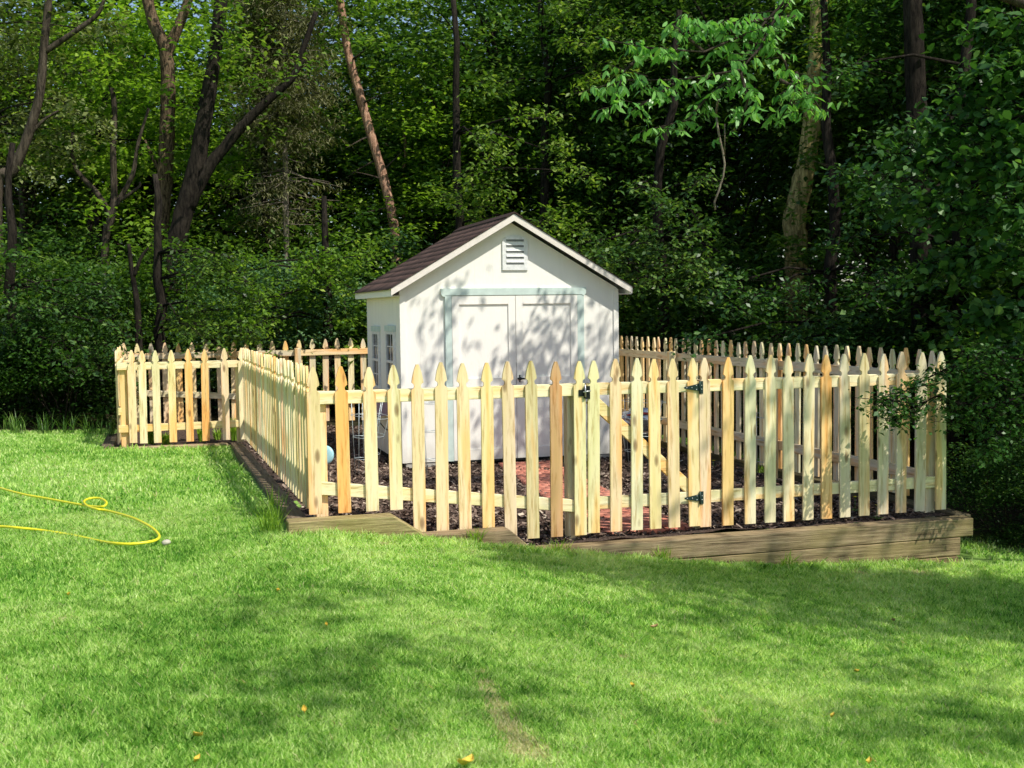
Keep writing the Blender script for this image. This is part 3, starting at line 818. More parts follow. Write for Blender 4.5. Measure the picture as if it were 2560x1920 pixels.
# side windows
def sr(px, py):
    p = on_u(px, py, SU0); return p.y - SV0, p.z - ZB
for (pl, pr) in ((933, 953), (967, 992)):
    ya = sr(pr, 820)[0]; yb = sr(pl, 820)[0]
    zt = sr((pl + pr) / 2, 829)[1]; zb_ = zt - .66
    w = MB()
    X0 = -hw
    ya += .05; yb -= .03
    w.box(X0 - .03, X0 - .001, ya + .02, ya + .06, zb_, zt).box(X0 - .03, X0 - .001, yb - .06, yb - .02, zb_, zt)
    w.box(X0 - .03, X0 - .001, ya + .061, yb - .061, zt - .03, zt).box(X0 - .03, X0 - .001, ya + .061, yb - .061, zb_, zb_ + .03).box(X0 - .028, X0 - .001, ya + .061, yb - .061, (zt + zb_) / 2 - .014, (zt + zb_) / 2 + .014)
    win = w.build('window', M['ventm'], shed)
    MB().box(X0 - .012, X0 - .003, ya + .058, yb - .058, zb_ + .028, zt - .028).build('pane', M['glass'], win)
    mm = MB(); yc = (ya + yb) / 2
    mm.box(X0 - .018, X0 - .0125, yc - .007, yc + .007, zb_ + .03, zt - .03)
    for q in (.25, .75): mm.box(X0 - .0175, X0 - .0127, ya + .061, yb - .061, zb_ + (zt - zb_) * q - .006, zb_ + (zt - zb_) * q + .006)
    mm.build('muntin', M['ventm'], win)
    MB().box(X0 - .035, X0 - .001, ya + .0, yb - .0, zt + .002, zt + .065).build('header', M['teal'], win)
# planter box under the windows
bx = MB().box(-hw - .16, -hw - .004, .62, 1.65, .46, .61)
bx_ = bx.build('window_box', M['mauve'], shed, bevel=.004)
mb = MB()
for yy in (.8, 1.45):
    mb.tube([(-hw - .008, yy, .28), (-hw - .05, yy, .30), (-hw - .11, yy, .38), (-hw - .14, yy, .455)], .006, 6)
mb.build('bracket', M['black'], bx_)

# ------------------------------------------------------------------ foliage tools
def leaf_quads(C, L, wid, normal_up=.75, droop=.35, fold=.12, six=False, az=None):
    n = len(C)
    a = rng.uniform(0, 2 * PI, n) if az is None else az
    ax = np.stack([np.cos(a), np.sin(a), -droop + rng.normal(0, .35, n)], 1); ax /= np.linalg.norm(ax, axis=1, keepdims=True)
    up = rand_unit(n) * (1 - normal_up) + np.array([0, 0, 1.0]) * normal_up + .25 * rand_unit(n)
    b = np.cross(ax, up); b /= np.linalg.norm(b, axis=1, keepdims=True) + 1e-9
    nn = np.cross(b, ax)
    Lv = (L * rng.uniform(.65, 1.25, n))[:, None]; w = Lv * wid * .5
    if six:
        p = [C, C + ax * Lv * .28 + b * w * .85 + nn * Lv * fold * .5, C + ax * Lv * .62 + b * w * .8 + nn * Lv * fold * .2, C + ax * Lv - nn * Lv * .12,
             C + ax * Lv * .62 - b * w * .8 + nn * Lv * fold * .2, C + ax * Lv * .28 - b * w * .85 + nn * Lv * fold * .5]
        P = np.stack(p, 1).reshape(-1, 3); F = np.arange(n * 6).reshape(n, 6)
    else:
        P = np.stack([C, C + ax * Lv * .5 + b * w + nn * Lv * fold, C + ax * Lv, C + ax * Lv * .5 - b * w + nn * Lv * fold], 1).reshape(-1, 3); F = np.arange(n * 4).reshape(n, 4)
    return P, F
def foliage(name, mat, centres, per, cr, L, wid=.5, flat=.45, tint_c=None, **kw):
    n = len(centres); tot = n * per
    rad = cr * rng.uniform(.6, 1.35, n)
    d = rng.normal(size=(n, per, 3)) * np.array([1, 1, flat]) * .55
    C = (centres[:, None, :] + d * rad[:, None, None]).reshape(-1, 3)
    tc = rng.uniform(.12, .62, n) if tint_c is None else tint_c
    T = np.clip(np.repeat(tc, per) + rng.normal(0, .16, tot) + np.clip(d[:, :, 2].ravel(), -1, 1) * .25, 0, 1)  # higher leaves of each cluster painted lighter, as if lit from above
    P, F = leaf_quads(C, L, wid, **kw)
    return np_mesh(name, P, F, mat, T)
def shell_points(n, rx, ry, rz, inner=.35, lump=.25):
    d = rand_unit(n); r = rng.uniform(inner ** 3, 1, n) ** (1 / 3)
    s1, s2, s3 = rng.uniform(0, 6, 3)
    r = r * (1 + lump * np.sin(d[:, 0] * 4 + s1) * np.sin(d[:, 1] * 4 + s2) + lump * .6 * np.sin(d[:, 2] * 6 + s3))
    return d * r[:, None] * np.array([rx, ry, rz])
def limb(mb, a, b, r0, r1, bend=.12, seg=6, n=6, rough=.06):
    a = Vector(a); b = Vector(b); L = (b - a).length; pts = []; rr = []
    o1 = Vector((rnd.uniform(-1, 1), rnd.uniform(-1, 1), rnd.uniform(-.6, .6))) * L * bend
    for i in range(n + 1):
        t = i / n; p = a.lerp(b, t) + o1 * math.sin(PI * t) + Vector((rnd.uniform(-1, 1), rnd.uniform(-1, 1), 0)) * L * .012
        pts.append(p); rr.append(r0 + (r1 - r0) * t)
    mb.tube(pts, rr, seg, rough=rough); return pts

# crown prototypes, shared by copies
CR = {}
def proto(kind):
    if kind in CR: return CR[kind]
    if kind.startswith('tree'):
        mat = {'a': 'leaf_mid', 'b': 'leaf_dark', 'c': 'leaf_light', 'd': 'leaf_olive', 'e': 'leaf_dark', 'f': 'leaf_mid'}[kind[-1]]
        n = 190; C = shell_points(n, 2.2, 2.2, 3.6, .25, .35) + np.array([0, 0, 6.2])
        Lt = {'a': .125, 'b': .115, 'c': .165, 'd': .095, 'e': .15, 'f': .14}[kind[-1]]
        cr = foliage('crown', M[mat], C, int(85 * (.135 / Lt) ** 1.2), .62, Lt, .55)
        mb = MB(); trunk = limb(mb, (0, 0, -.3), (rnd.uniform(-.3, .3), rnd.uniform(-.3, .3), 8.5), .13, .03, .03, 8, 12)
        for i in range(0, n, 9):
            c = Vector(C[i]); k = min(11, max(2, int((c.z - 1.5) / 8.5 * 12))); limb(mb, trunk[k], c, .035, .006, .1, 5, 5)
        CR[kind] = (mb.mesh('trunk'), cr); CR[kind][0].materials.append(M['bark_dark' if kind[-1] in 'be' else 'bark'])
    elif kind.startswith('bush'):
        mat = {'a': 'leaf_mid', 'b': 'leaf_dark', 'c': 'leaf_light', 'd': 'leaf_blue'}[kind[-1]]
        n = 110; C = shell_points(n, 1.15, 1.0, 1.25, .3, .3) + np.array([0, 0, 1.25])
        C[:, 2] = np.abs(C[:, 2])
        Lt = {'a': .095, 'b': .078, 'c': .11, 'd': .068}[kind[-1]]
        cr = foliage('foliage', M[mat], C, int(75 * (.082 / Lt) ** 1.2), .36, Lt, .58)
        mb = MB()
        for i in range(0, n, 8): limb(mb, (rnd.uniform(-.15, .15), rnd.uniform(-.15, .15), -.1), C[i], .018, .004, .12, 5, 5)
        CR[kind] = (mb.mesh('stem'), cr); CR[kind][0].materials.append(M['bark'])
    return CR[kind]
def place(kind, X, Y, s, label, cat, group, rz=None, z=None, sz=None, name=None):
    u, v, _ = W(X, Y); tr, cr = proto(kind)
    zz = (lz(u, v) if Y < 30 else -.2) if z is None else z
    e = empty(name or ('leafy_tree' if kind.startswith('tree') else 'shrub'), (u, v, zz), label, cat, group, rnd.uniform(0, 6.28) if rz is None else rz)
    e.scale = (s, s, s if sz is None else sz)
    t = link('trunk' if kind.startswith('tree') else 'stem', tr, None, e); c = link('crown' if kind.startswith('tree') else 'foliage', cr, None, e)
    return e

# ------------------------------------------------------------------ far wood (one mass nobody could count)
def far_wood():
    n = 3300
    Yc = rng.uniform(30, 40, n); Xc = rng.uniform(-.62, .62, n) * Yc; zc = np.where(rng.uniform(0, 1, n) < .62, rng.uniform(0, 6.5, n), rng.uniform(6, 15, n))
    a, b = Xc + 1.305, Yc - 8.0
    C = np.stack([a * CT + b * ST, -a * ST + b * CT, zc], 1)
    return foliage('far_wood', M['leaf_mid'], C, 60, 1.15, .30, .6, .8, tint_c=rng.uniform(.0, .6, n))
o = link('far_wood', far_wood()); tag(o, 'dark mass of distant woodland closing the view behind the trees', 'woodland', kind='stuff')

G_T = 'leafy trees standing in the wood behind the garden'
G_B = 'shrubs growing behind the picket fence'
trees = [  # kind, X, Y, scale, label
    ('treea', -11.5, 26, 1.1), ('treed', -9.6, 25, 1.0), ('treec', -7.9, 26, 1.05), ('treea', -6.2, 26.5, 1.0), ('treed', -4.9, 28, 1.1),
    ('treeb', -3.4, 27.5, 1.1), ('treea', -1.8, 27.5, 1.1), ('treee', -.4, 24, 1.1), ('treea', 1.2, 26, 1.15), ('treeb', 2.6, 23.5, 1.1),
    ('treea', 4.2, 25, 1.1), ('treee', 5.8, 23, 1.1), ('treeb', 7.4, 25, 1.15), ('treef', 9.2, 24, 1.15), ('treeb', 11.4, 26, 1.2), ('treee', 13, 24, 1.2),
    ('treef', -13.6, 28, 1.2), ('treeb', 2.0, 21.6, .95), ('treee', 3.4, 20.4, .95), ('treef', 6.3, 19.3, .95), ('treeb', 8.6, 19.5, 1.0), ('treec', -1.0, 23.2, .8),
    ('treeb', 6.4, 17.2, .85), ('treee', 7.0, 15.6, .9), ('treeb', 9.0, 14.2, 1.0),
]
LT = {'a': 'mid green leafy tree in the wood behind the garden', 'b': 'dark leafy tree in the shaded wood right of the shed', 'c': 'pale yellow green tree in the wood behind the twin trunks',
      'd': 'thin olive green tree at the left of the wood', 'e': 'deep green dense tree in the shaded wood behind the shed', 'f': 'mid green glossy tree at the edge of the wood'}
for (k, X, Y, s) in trees:
    place(k, X, Y, s, sz=s * (.80 if X < 0 else 1), label=LT[k[-1]], cat='tree', group=G_T + ' (' + {'a': 'mid green', 'b': 'dark', 'c': 'pale', 'd': 'olive', 'e': 'deep green', 'f': 'glossy'}[k[-1]] + ')')
bushes = [('bushb', -9.4, 18.8, 1.15), ('busha', -8.1, 18.4, 1.15), ('bushb', -6.9, 18.9, 1.1), ('bushb', -6.4, 17.3, .8), ('busha', -5.7, 19.2, 1.05), ('bushd', -4.6, 19.4, 1.0), ('bushc', -3.9, 20.3, .95), ('bushd', -3.2, 19.2, 1.05),
          ('busha', -2.2, 19.6, 1.1), ('bushd', -1.2, 19.9, 1.15), ('bushb', -.2, 20, 1.3), ('busha', .9, 19.6, 1.3), ('bushb', 2.0, 19.0, 1.3), ('bushb', 3.1, 18.2, 1.3), ('busha', 3.9, 17.0, .8),
          ('bushb', 4.5, 16.0, .85), ('bushb', 5.2, 14.8, 1.2), ('busha', 5.6, 13.4, 1.15), ('bushb', 5.9, 12.2, 1.1), ('bushb', 5.5, 11.0, 1.0), ('bushb', 4.15, 10.3, .4), ('bushb', 4.5, 9.7, .38), ('bushb', 4.9, 10.6, .5), ('bushb', 5.0, 9.3, .4), ('bushb', 7.0, 12.5, 1.5), ('busha', 6.6, 14.5, 1.6), ('bushb', -8.2, 17.0, .75), ('bushb', -7.4, 16.6, .6),
          ('busha', -5.6, 21.5, 1.3), ('bushb', -7.6, 21.0, 1.4), ('bushb', -10.5, 20.5, 1.5), ('busha', -4.2, 22.5, 1.4), ('bushb', -2.4, 22, 1.4)]
LB = {'a': 'mid green leafy shrub behind the picket fence', 'b': 'dark green shrub in the shade behind the fence', 'c': 'bright green shrub left of the shed beyond the back fence', 'd': 'bluish green shrub behind the back fence left of the shed'}
for (k, X, Y, s) in bushes:
    place(k, X, Y, s, LB[k[-1]], 'shrub', G_B + ' (' + {'a': 'mid green', 'b': 'dark', 'c': 'bright', 'd': 'bluish'}[k[-1]] + ')')

# ------------------------------------------------------------------ named trunks
def P(px, py, Y): return at(px, py, Y)
def chain(mb, pts, Y, w0, w1, seg=10, sub=5, rough=.08, droot=True):
    """trunk through surveyed centre points; widths in source pixels"""
    Q = [P(x, y, Y) for x, y in pts]
    if droot: Q = [Q[0] + (Q[0] - Q[1]) * .0 + Vector((0, 0, -(Q[0].z + .3)))] + Q
    out = []; n = len(Q)
    for i in range(n - 1):
        a0 = Q[max(0, i-1)]; a = Q[i]; b = Q[i+1]; b1 = Q[min(n-1, i+2)]
        for k in range(sub):
            t = k / sub
            out.append(.5 * ((2*a) + (b - a0) * t + (2*a0 - 5*a + 4*b - b1) * t*t + (3*a - a0 - 3*b + b1) * t**3))
    out.append(Q[-1]); m = len(out)
    rr = [(w0 + (w1 - w0) * i / (m - 1)) / 2 / F_PX * Y for i in range(m)]
    mb.tube(out, rr, seg, rough=rough); return out
def rel(mb, base):
    mb.v = [(x - base[0], y - base[1], z - base[2]) for x, y, z in mb.v]; return mb
def named_tree(label, Y, stems, mat, crown=None, name='tree', cat='tree', group=None, extra=None):
    b = P(stems[0][0][0][0], stems[0][0][0][1], Y); base = (b.x, b.y, lz(b.x, b.y))
    e = empty(name, base, label, cat, group)
    mb = MB()
    for i, (pts, w0, w1) in enumerate(stems): chain(mb, pts, Y, w0, w1, droot=(i == 0))
    rel(mb, base).build('trunk', mat, e)
    if crown is not None:
        C = np.array([tuple(P(x, y, Y + dy) - Vector(base)) for x, y, dy in crown['pts']])
        C = np.repeat(C, crown.get('rep', 6), 0) + rng.normal(0, crown.get('spread', .6), (len(C) * crown.get('rep', 6), 3))
        link('crown', foliage('crown', crown['mat'], C, crown.get('per', 60), crown.get('cr', .5), crown.get('L', .12), .55), None, e)
    return e
cl = lambda lst: [(x, y, rnd.uniform(.5, 1.9)) for x, y in lst]
named_tree('tall shaggy barked tree forking high up, left of the pair of dark trunks', 21, [([(392, 745), (402, 560), (415, 400), (420, 250), (415, 130), (385, 60), (362, -30)], 50, 26), ([(415, 135), (445, 70), (478, -20)], 30, 20), ([(400, 430), (378, 385), (362, 350)], 12, 5)],
           M['bark_shag'], dict(mat=M['leaf_light'], pts=[(380, 500, -.5)] + cl([(330, -60), (480, -80), (250, 40), (520, 120), (330, 150), (300, 250), (500, 330)]), rep=7, spread=.55, per=55, cr=.45, L=.14), 'forked_tree')
named_tree('dark leaning trunk with a long limb reaching right, right of the pair', 20.2, [([(430, 690), (452, 560), (490, 420), (510, 300), (535, 150), (556, -30)], 58, 30), ([(470, 520), (520, 420), (560, 370), (610, 310), (670, 250), (730, 195), (748, 150), (790, 30)], 34, 12), ([(735, 190), (765, 145)], 12, 5)],
           M['bark_dark'], dict(mat=M['leaf_mid'], pts=[(560, 60, -.5), (690, 180, -.4)] + cl([(560, -80), (800, -10), (700, -60), (640, 60), (560, 330), (540, 400)]), rep=7, spread=.5, per=50, cr=.45, L=.12), 'leaning_tree')
e = named_tree('bare leaning pine trunk with peeling reddish bark above the shed roof', 22, [([(990, 640), (981, 545), (960, 450), (925, 330), (895, 220), (868, 120), (850, 0), (835, -80)], 26, 18)], M['bark_red'], dict(mat=M['leaf_mid'], pts=[(860, 60, -.5), (850, 10, -.5), (845, -50, .3)], rep=4, spread=.3, per=50, cr=.35, L=.12), 'pine_tree')
for (x, y, dx, dy) in [(960, 450, -70, -20), (955, 430, 60, -60), (925, 340, -60, 30), (905, 260, 70, -30), (940, 400, -85, 55), (880, 150, 60, -50), (975, 520, -80, 20)]:
    a = P(x, y, 22); b = P(x + dx, y + dy, 22 + rnd.uniform(-.6, .6)); mb = MB(); limb(mb, a, b, .02, .005, .1, 5, 6); rel(mb, e.location).build('dead_branch', M['bark'], e)
# dead spruce with drooping sprays
def spruce(label, px, pyb, pyt, Y, w, mat, needle, spread_px, seed, brm='bark'):
    b = P(px, pyb, Y); base = (b.x, b.y, lz(b.x, b.y)); e = empty('spruce_tree', base, label, 'tree')
    mb = MB(); chain(mb, [(px, pyb), (px - 4, (pyb + pyt) / 2), (px - 8, pyt)], Y, w, w * .6); rel(mb, base).build('trunk', mat, e)
    br = MB(); tips = []
    for k in range(90):
        y = rnd.uniform(pyt, pyb - 60); a = P(px - 6, y, Y); ang = rnd.uniform(0, 2 * PI); L = spread_px / F_PX * Y * rnd.uniform(.5, 1.1)
        bb = a + Vector((math.cos(ang) * L, math.sin(ang) * L, -L * rnd.uniform(.05, .45)))
        pts = limb(br, a, bb, .012, .003, .08, 4, 5)
        for j in range(2, 6):
            for q in range(4 if y < 330 else (1 if rnd.random() < .6 else 0)): tips.append(tuple(pts[j] + Vector((rnd.uniform(-.2, .2), rnd.uniform(-.2, .2), -rnd.uniform(0, .15))) - Vector(base)))
    rel(br, base).build('branch', M[brm], e)
    C = np.array(tips)
    link('needles', foliage('needles', needle, C, 16, .26, .13, .14, .3, droop=.7), None, e)
spruce('dying spruce with a pale bare trunk and drooping olive sprays', 716, 620, -60, 21.6, 17, M['bark_pale'], M['needle'], 130, 1, 'bark_pale')
spruce('slim dark spruce trunk left of the pale one', 664, 680, -60, 21.8, 22, M['bark_dark'], M['needle'], 95, 2)
named_tree('crooked small tree with thin spreading limbs near the left of the wood', 20.5, [([(262, 640), (280, 540), (285, 470), (283, 380), (286, 280), (280, 220)], 22, 12), ([(278, 540), (240, 480), (195, 430), (180, 380), (182, 330)], 16, 7), ([(285, 520), (330, 440), (345, 360), (372, 270)], 14, 6), ([(300, 500), (345, 470), (350, 455)], 10, 5)],
           M['bark'], dict(mat=M['leaf_light'], pts=cl([(180, 330), (290, 210), (240, 120), (330, 210), (160, 250), (120, 120), (380, 260)]), rep=6, spread=.45, per=45, cr=.4, L=.13), 'crooked_tree')
named_tree('leaning light barked trunk at the left edge of the wood', 19.5, [([(-10, 500), (30, 430), (62, 360), (85, 290), (100, 230), (112, 100), (125, -40)], 30, 18), ([(72, 340), (110, 300), (150, 275)], 10, 5), ([(112, 130), (170, 90), (240, 40), (260, 0)], 16, 8)],
           M['bark'], dict(mat=M['leaf_olive'], pts=cl([(60, 60), (140, 150), (20, 200), (160, 20), (240, 60), (30, 320)]), rep=6, spread=.5, per=50, cr=.45, L=.12), 'leaning_tree')
named_tree('short forked brown stem rising behind the left corner of the fence', 17.6, [([(345, 800), (340, 740), (330, 680), (322, 610)], 20, 9), ([(335, 690), (355, 640), (372, 620)], 11, 5)], M['bark_dark'], None, 'dead_tree', 'dead tree')
named_tree('thick trunk with sunlit yellow bark half hidden by leaves right of the shed', 17.5, [([(1990, 640), (1985, 560), (2000, 480), (2018, 400), (2030, 300), (2040, 180), (2050, -60)], 62, 40)], M['bark_sunlit'], dict(mat=M['leaf_mid'], pts=[(2050, 20, -.7), (2060, 110, -.7), (2040, 190, -.8), (2015, 360, -.8), (2040, 420, -.7), (1975, 500, -.7), (2010, 585, -.7), (1980, 640, -.8), (2030, 690, -.6)], rep=3, spread=.2, per=45, cr=.26, L=.10), 'old_tree')
named_tree('dark straight trunk rising out of the top right of the wood', 14.5, [([(2310, 900), (2300, 560), (2292, 300), (2285, 120), (2278, -80)], 60, 46)], M['bark_dark'],
           dict(mat=M['leaf_broad'], pts=cl([(2200, -40), (2330, 20), (2450, 60), (2380, 170), (2250, -120), (2500, -60), (2150, 60)]), rep=6, spread=.4, per=50, cr=.4, L=.10), 'dark_tree')
for (x, y0, y1, Y, w, l, m) in [(225, 690, 120, 25, 16, 'slim trunk in the gloom between the left trees', 'bark'), (130, 700, 300, 26, 22, 'dark trunk low at the left of the wood', 'bark_dark'), (1010, 470, 300, 24, 9, 'thin reddish trunk right of the leaning pine', 'bark_red'), (1195, 300, 100, 26, 8, 'thin brown trunk deep in the wood above the roof', 'bark'), (2330, 100, -30, 19, 26, 'pale trunk glimpsed at the top right of the wood', 'bark_pale'), (55, 620, 470, 24, 20, 'brown leaning trunk at the far left', 'bark')]:
    named_tree(l, Y, [([(x, y0), (x + 4, (y0 + y1) / 2), (x - 2, y1)], w, w * .8)], M[m], None, 'bare_trunk', 'tree')

SHX, SHY = .61, -.48   # shift of a canopy per metre of height above what it shades (viewer frame)
# overhanging cherry bough, sunlit, in front of the dark wood
def cherry():
    Y = 10.2; base = W(5.6, 11.2); base = (base[0], base[1], lz(base[0], base[1]))
    e = empty('cherry_tree', base, 'cherry tree whose bright drooping leaf bough hangs over the garden right of the shed roof', 'tree')
    mb = MB(); B = Vector(base)
    trunk = [B + Vector((0, 0, -.2)), B + Vector((.1, 0, 2)), B + Vector((0, .1, 4.4)), B + Vector((-.1, 0, 6.8))]
    mb.tube(trunk, [.11, .09, .07, .03], 10, rough=.05)
    start = P(2150, -260, 10.9)
    limb(mb, trunk[2], start, .055, .035, .08, 8, 8)
    boughs = [[(2150, -260), (2020, -60), (1900, 70), (1760, 130), (1620, 120), (1490, 95)],
              [(2020, -60), (1930, 60), (1900, 120), (1850, 175), (1700, 200), (1560, 200), (1490, 220)],
              [(1900, 70), (1960, 150), (1990, 230), (1950, 300)], [(1900, 120), (1800, 60), (1710, 70)],
              [(1990, 40), (1900, 50), (1850, 60), (1790, 55)], [(1700, 200), (1640, 240), (1570, 280)], [(1850, 175), (1870, 250), (1850, 320)], [(1760, 130), (1680, 60), (1730, 40)],
              [(1850, 180), (1770, 240), (1720, 300), (1600, 330)], [(1990, 180), (2010, 240), (1960, 270)], [(1620, 120), (1560, 180), (1520, 300)], [(1950, 200), (2030, 240), (2060, 290)]]
    pts = []; 
    for bo in boughs:
        Q = [P(x, y, Y + rnd.uniform(-.25, .25)) for x, y in bo]
        mb.tube(Q, [.016 - .012 * i / (len(Q) - 1) for i in range(len(Q))], 6)
        for i in range(len(Q) - 1):
            if i == 0 and bo[0][1] < -100: continue
            for k in range(9):
                t = rnd.random(); c = Q[i].lerp(Q[i+1], t)
                tw = c + Vector((rnd.uniform(-.17, .17), rnd.uniform(-.28, .28), rnd.uniform(-.09, .05)))
                if rnd.random() < .7: mb.tube([c, tw], [.004, .002], 4)
                for q in range(5): pts.append(tuple(c.lerp(tw, rnd.uniform(.2, 1.1)) - B))
    rel(mb, base).build('trunk', M['bark'], e)
    C = np.array(pts); n = len(C)
    Pq, Fq = leaf_quads(C, .096, .36, .35, 1.0, .1, True)
    T = np.clip(rng.normal(.62, .25, n), 0, 1)
    link('bough_leaves', np_mesh('bough_leaves', Pq, Fq, M['leaf_cherry'], T), None, e)
    # unseen crown above the view, its clusters set to throw shade on the shed
    Cc = [shell_points(30, 2.0, 1.8, 1.2, .2, .3) + np.array(P(2950, -720, 10.2) - B)]
    for (tx, tz, hh, rr, nn) in [(.45, 1.25, 3.8, .42, 7), (.75, 1.55, 3.8, .35, 5), (.95, .75, 4.2, .5, 7), (1.1, 1.2, 4.0, .4, 5), (.15, 1.05, 4.0, .2, 1), (-.85, 1.45, 4.6, .2, 1), (-.45, 1.75, 4.2, .2, 1), (.75, .35, 4.4, .35, 4)]:
        Cc.append(shell_points(nn, rr, .5, rr, .1, .2) + np.array(Vector(W(tx + SHX * hh, 13.1 + SHY * hh, tz + hh)) - B))
    Cc = np.concatenate(Cc)
    link('crown', foliage('crown', M['leaf_cherry'], Cc, 46, .30, .11, .42, .5, droop=.6), None, e)
cherry()
named_tree('thin crooked bare stem hanging below the bright bough', 10.6, [([(1788, 520), (1800, 480), (1815, 425), (1812, 390), (1798, 350), (1792, 300)], 6, 5)], M['bark_pale'], None, 'bare_vine', 'vine') if False else None
def vine():
    mb = MB(); pts = [(1790, 290), (1796, 330), (1806, 375), (1812, 410), (1808, 440), (1796, 480), (1786, 505), (1788, 525)]
    Q = [P(x, y, 10.8) for x, y in pts]; base = Q[-1]; mb.tube(Q, .009, 6)
    mb.tube([P(1812, 390, 10.8), P(1812, 350, 10.7), P(1812, 310, 10.7)], .005, 5); mb.tube([P(1795, 240, 10.5), P(1790, 290, 10.8)], .009, 6)
    o = rel(mb, base).build('hanging_vine', M['bark_pale'], None, base); tag(o, 'thin pale bare vine hanging down from the bright bough', 'vine')
vine()
# broad leaved boughs entering from the right, and a low bough over the fence corner
def bough_tree(label, name, trunkXY, H, boughs, Y, L, wid, mat, dens, jit, sizes=.014, above=None, six=True, tc=(.4, .2)):
    b = W(*trunkXY); base = (b[0], b[1], lz(b[0], b[1])); B = Vector(base)
    e = empty(name, base, label, 'tree'); mb = MB()
    top = B + Vector((.1, .1, H)); tr = limb(mb, B + Vector((0, 0, -.2)), top, .11, .04, .04, 9, 10); pts = []
    for bo in boughs:
        Q = [P(x, y, Y + d) for x, y, d in bo]
        zt_ = min(range(len(tr)), key=lambda i: abs(tr[i].z - Q[0].z)); mb.tube([tr[zt_], tr[zt_].lerp(Q[0], .5) + Vector((0, 0, .1)), Q[0]], [sizes * 1.9, sizes * 1.5, sizes * 1.1], 6)
        mb.tube(Q, [sizes * (1 - .8 * i / (len(Q) - 1)) for i in range(len(Q))], 6)
        for i in range(len(Q) - 1):
            for k in range(dens):
                c = Q[i].lerp(Q[i+1], rnd.random()); tw = c + Vector((rnd.uniform(-jit, jit), rnd.uniform(-jit, jit), rnd.uniform(-jit * .8, jit * .5)))
                if rnd.random() < .5: mb.tube([c, tw], [.004, .0015], 4)
                for q in range(5): pts.append(tuple(c.lerp(tw, rnd.uniform(.15, 1.15)) + Vector((rnd.gauss(0, .03), rnd.gauss(0, .03), rnd.gauss(0, .03))) - B))
    rel(mb, base).build('trunk', M['bark_dark'], e)
    C = np.array(pts); Pq, Fq = leaf_quads(C, L, wid, .6, .45, .1, six)
    link('bough_leaves', np_mesh('bough_leaves', Pq, Fq, mat, np.clip(rng.normal(tc[0], tc[1], len(C)), 0, 1)), None, e)
    if above is not None:
        link('crown', foliage('crown', mat, above(B), 70, .5, L * 1.15, wid), None, e)
    return e
bough_tree('broad leaved tree reaching into the right edge of the picture with large rounded leaves', 'broad_leaved_tree', (6.0, 9.2), 5.5,
    [[(2700, 300, 0), (2560, 290, 0), (2430, 320, .2), (2330, 300, .4)], [(2700, 420, 0), (2580, 400, 0), (2440, 420, .2), (2300, 400, .4), (2230, 380, .5)],
     [(2700, 180, 0), (2560, 160, 0), (2470, 180, .2), (2420, 240, .4)], [(2700, 560, 0), (2560, 540, 0), (2400, 520, .3), (2280, 500, .6)], [(2700, 660, 0), (2560, 640, .2), (2420, 640, .4), (2300, 660, .7)],
     [(2700, 760, 0), (2600, 760, .2), (2480, 780, .4), (2380, 800, .7)], [(2700, 60, 0), (2560, 40, .4), (2440, 80, .6)], [(2700, 900, .2), (2560, 880, .4), (2460, 900, .6)]],
    9.2, .085, .78, M['leaf_broad'], 42, .30, .016, None, True, (.32, .22))
bough_tree('low leafy shrub bough drooping over the right corner of the fence', 'viburnum_shrub', (4.9, 10.0), 1.9,
    [[(2560, 960, .1), (2450, 930, .0), (2360, 925, -.1), (2290, 960, -.25), (2230, 1000, -.3), (2195, 1000, -.35)], [(2500, 1010, 0), (2420, 1010, 0), (2340, 990, -.1), (2270, 1030, -.2), (2215, 1050, -.25)],
     [(2560, 1060, .1), (2500, 1080, 0), (2460, 1100, -.1), (2470, 1130, -.1)], [(2560, 900, .1), (2460, 880, 0), (2400, 880, -.1)], [(2620, 1000, .1), (2520, 1000, .1), (2440, 1050, 0), (2380, 1060, 0)]],
    9.0, .045, .6, M['leaf_broad'], 34, .16, .009, None, False, (.5, .2))

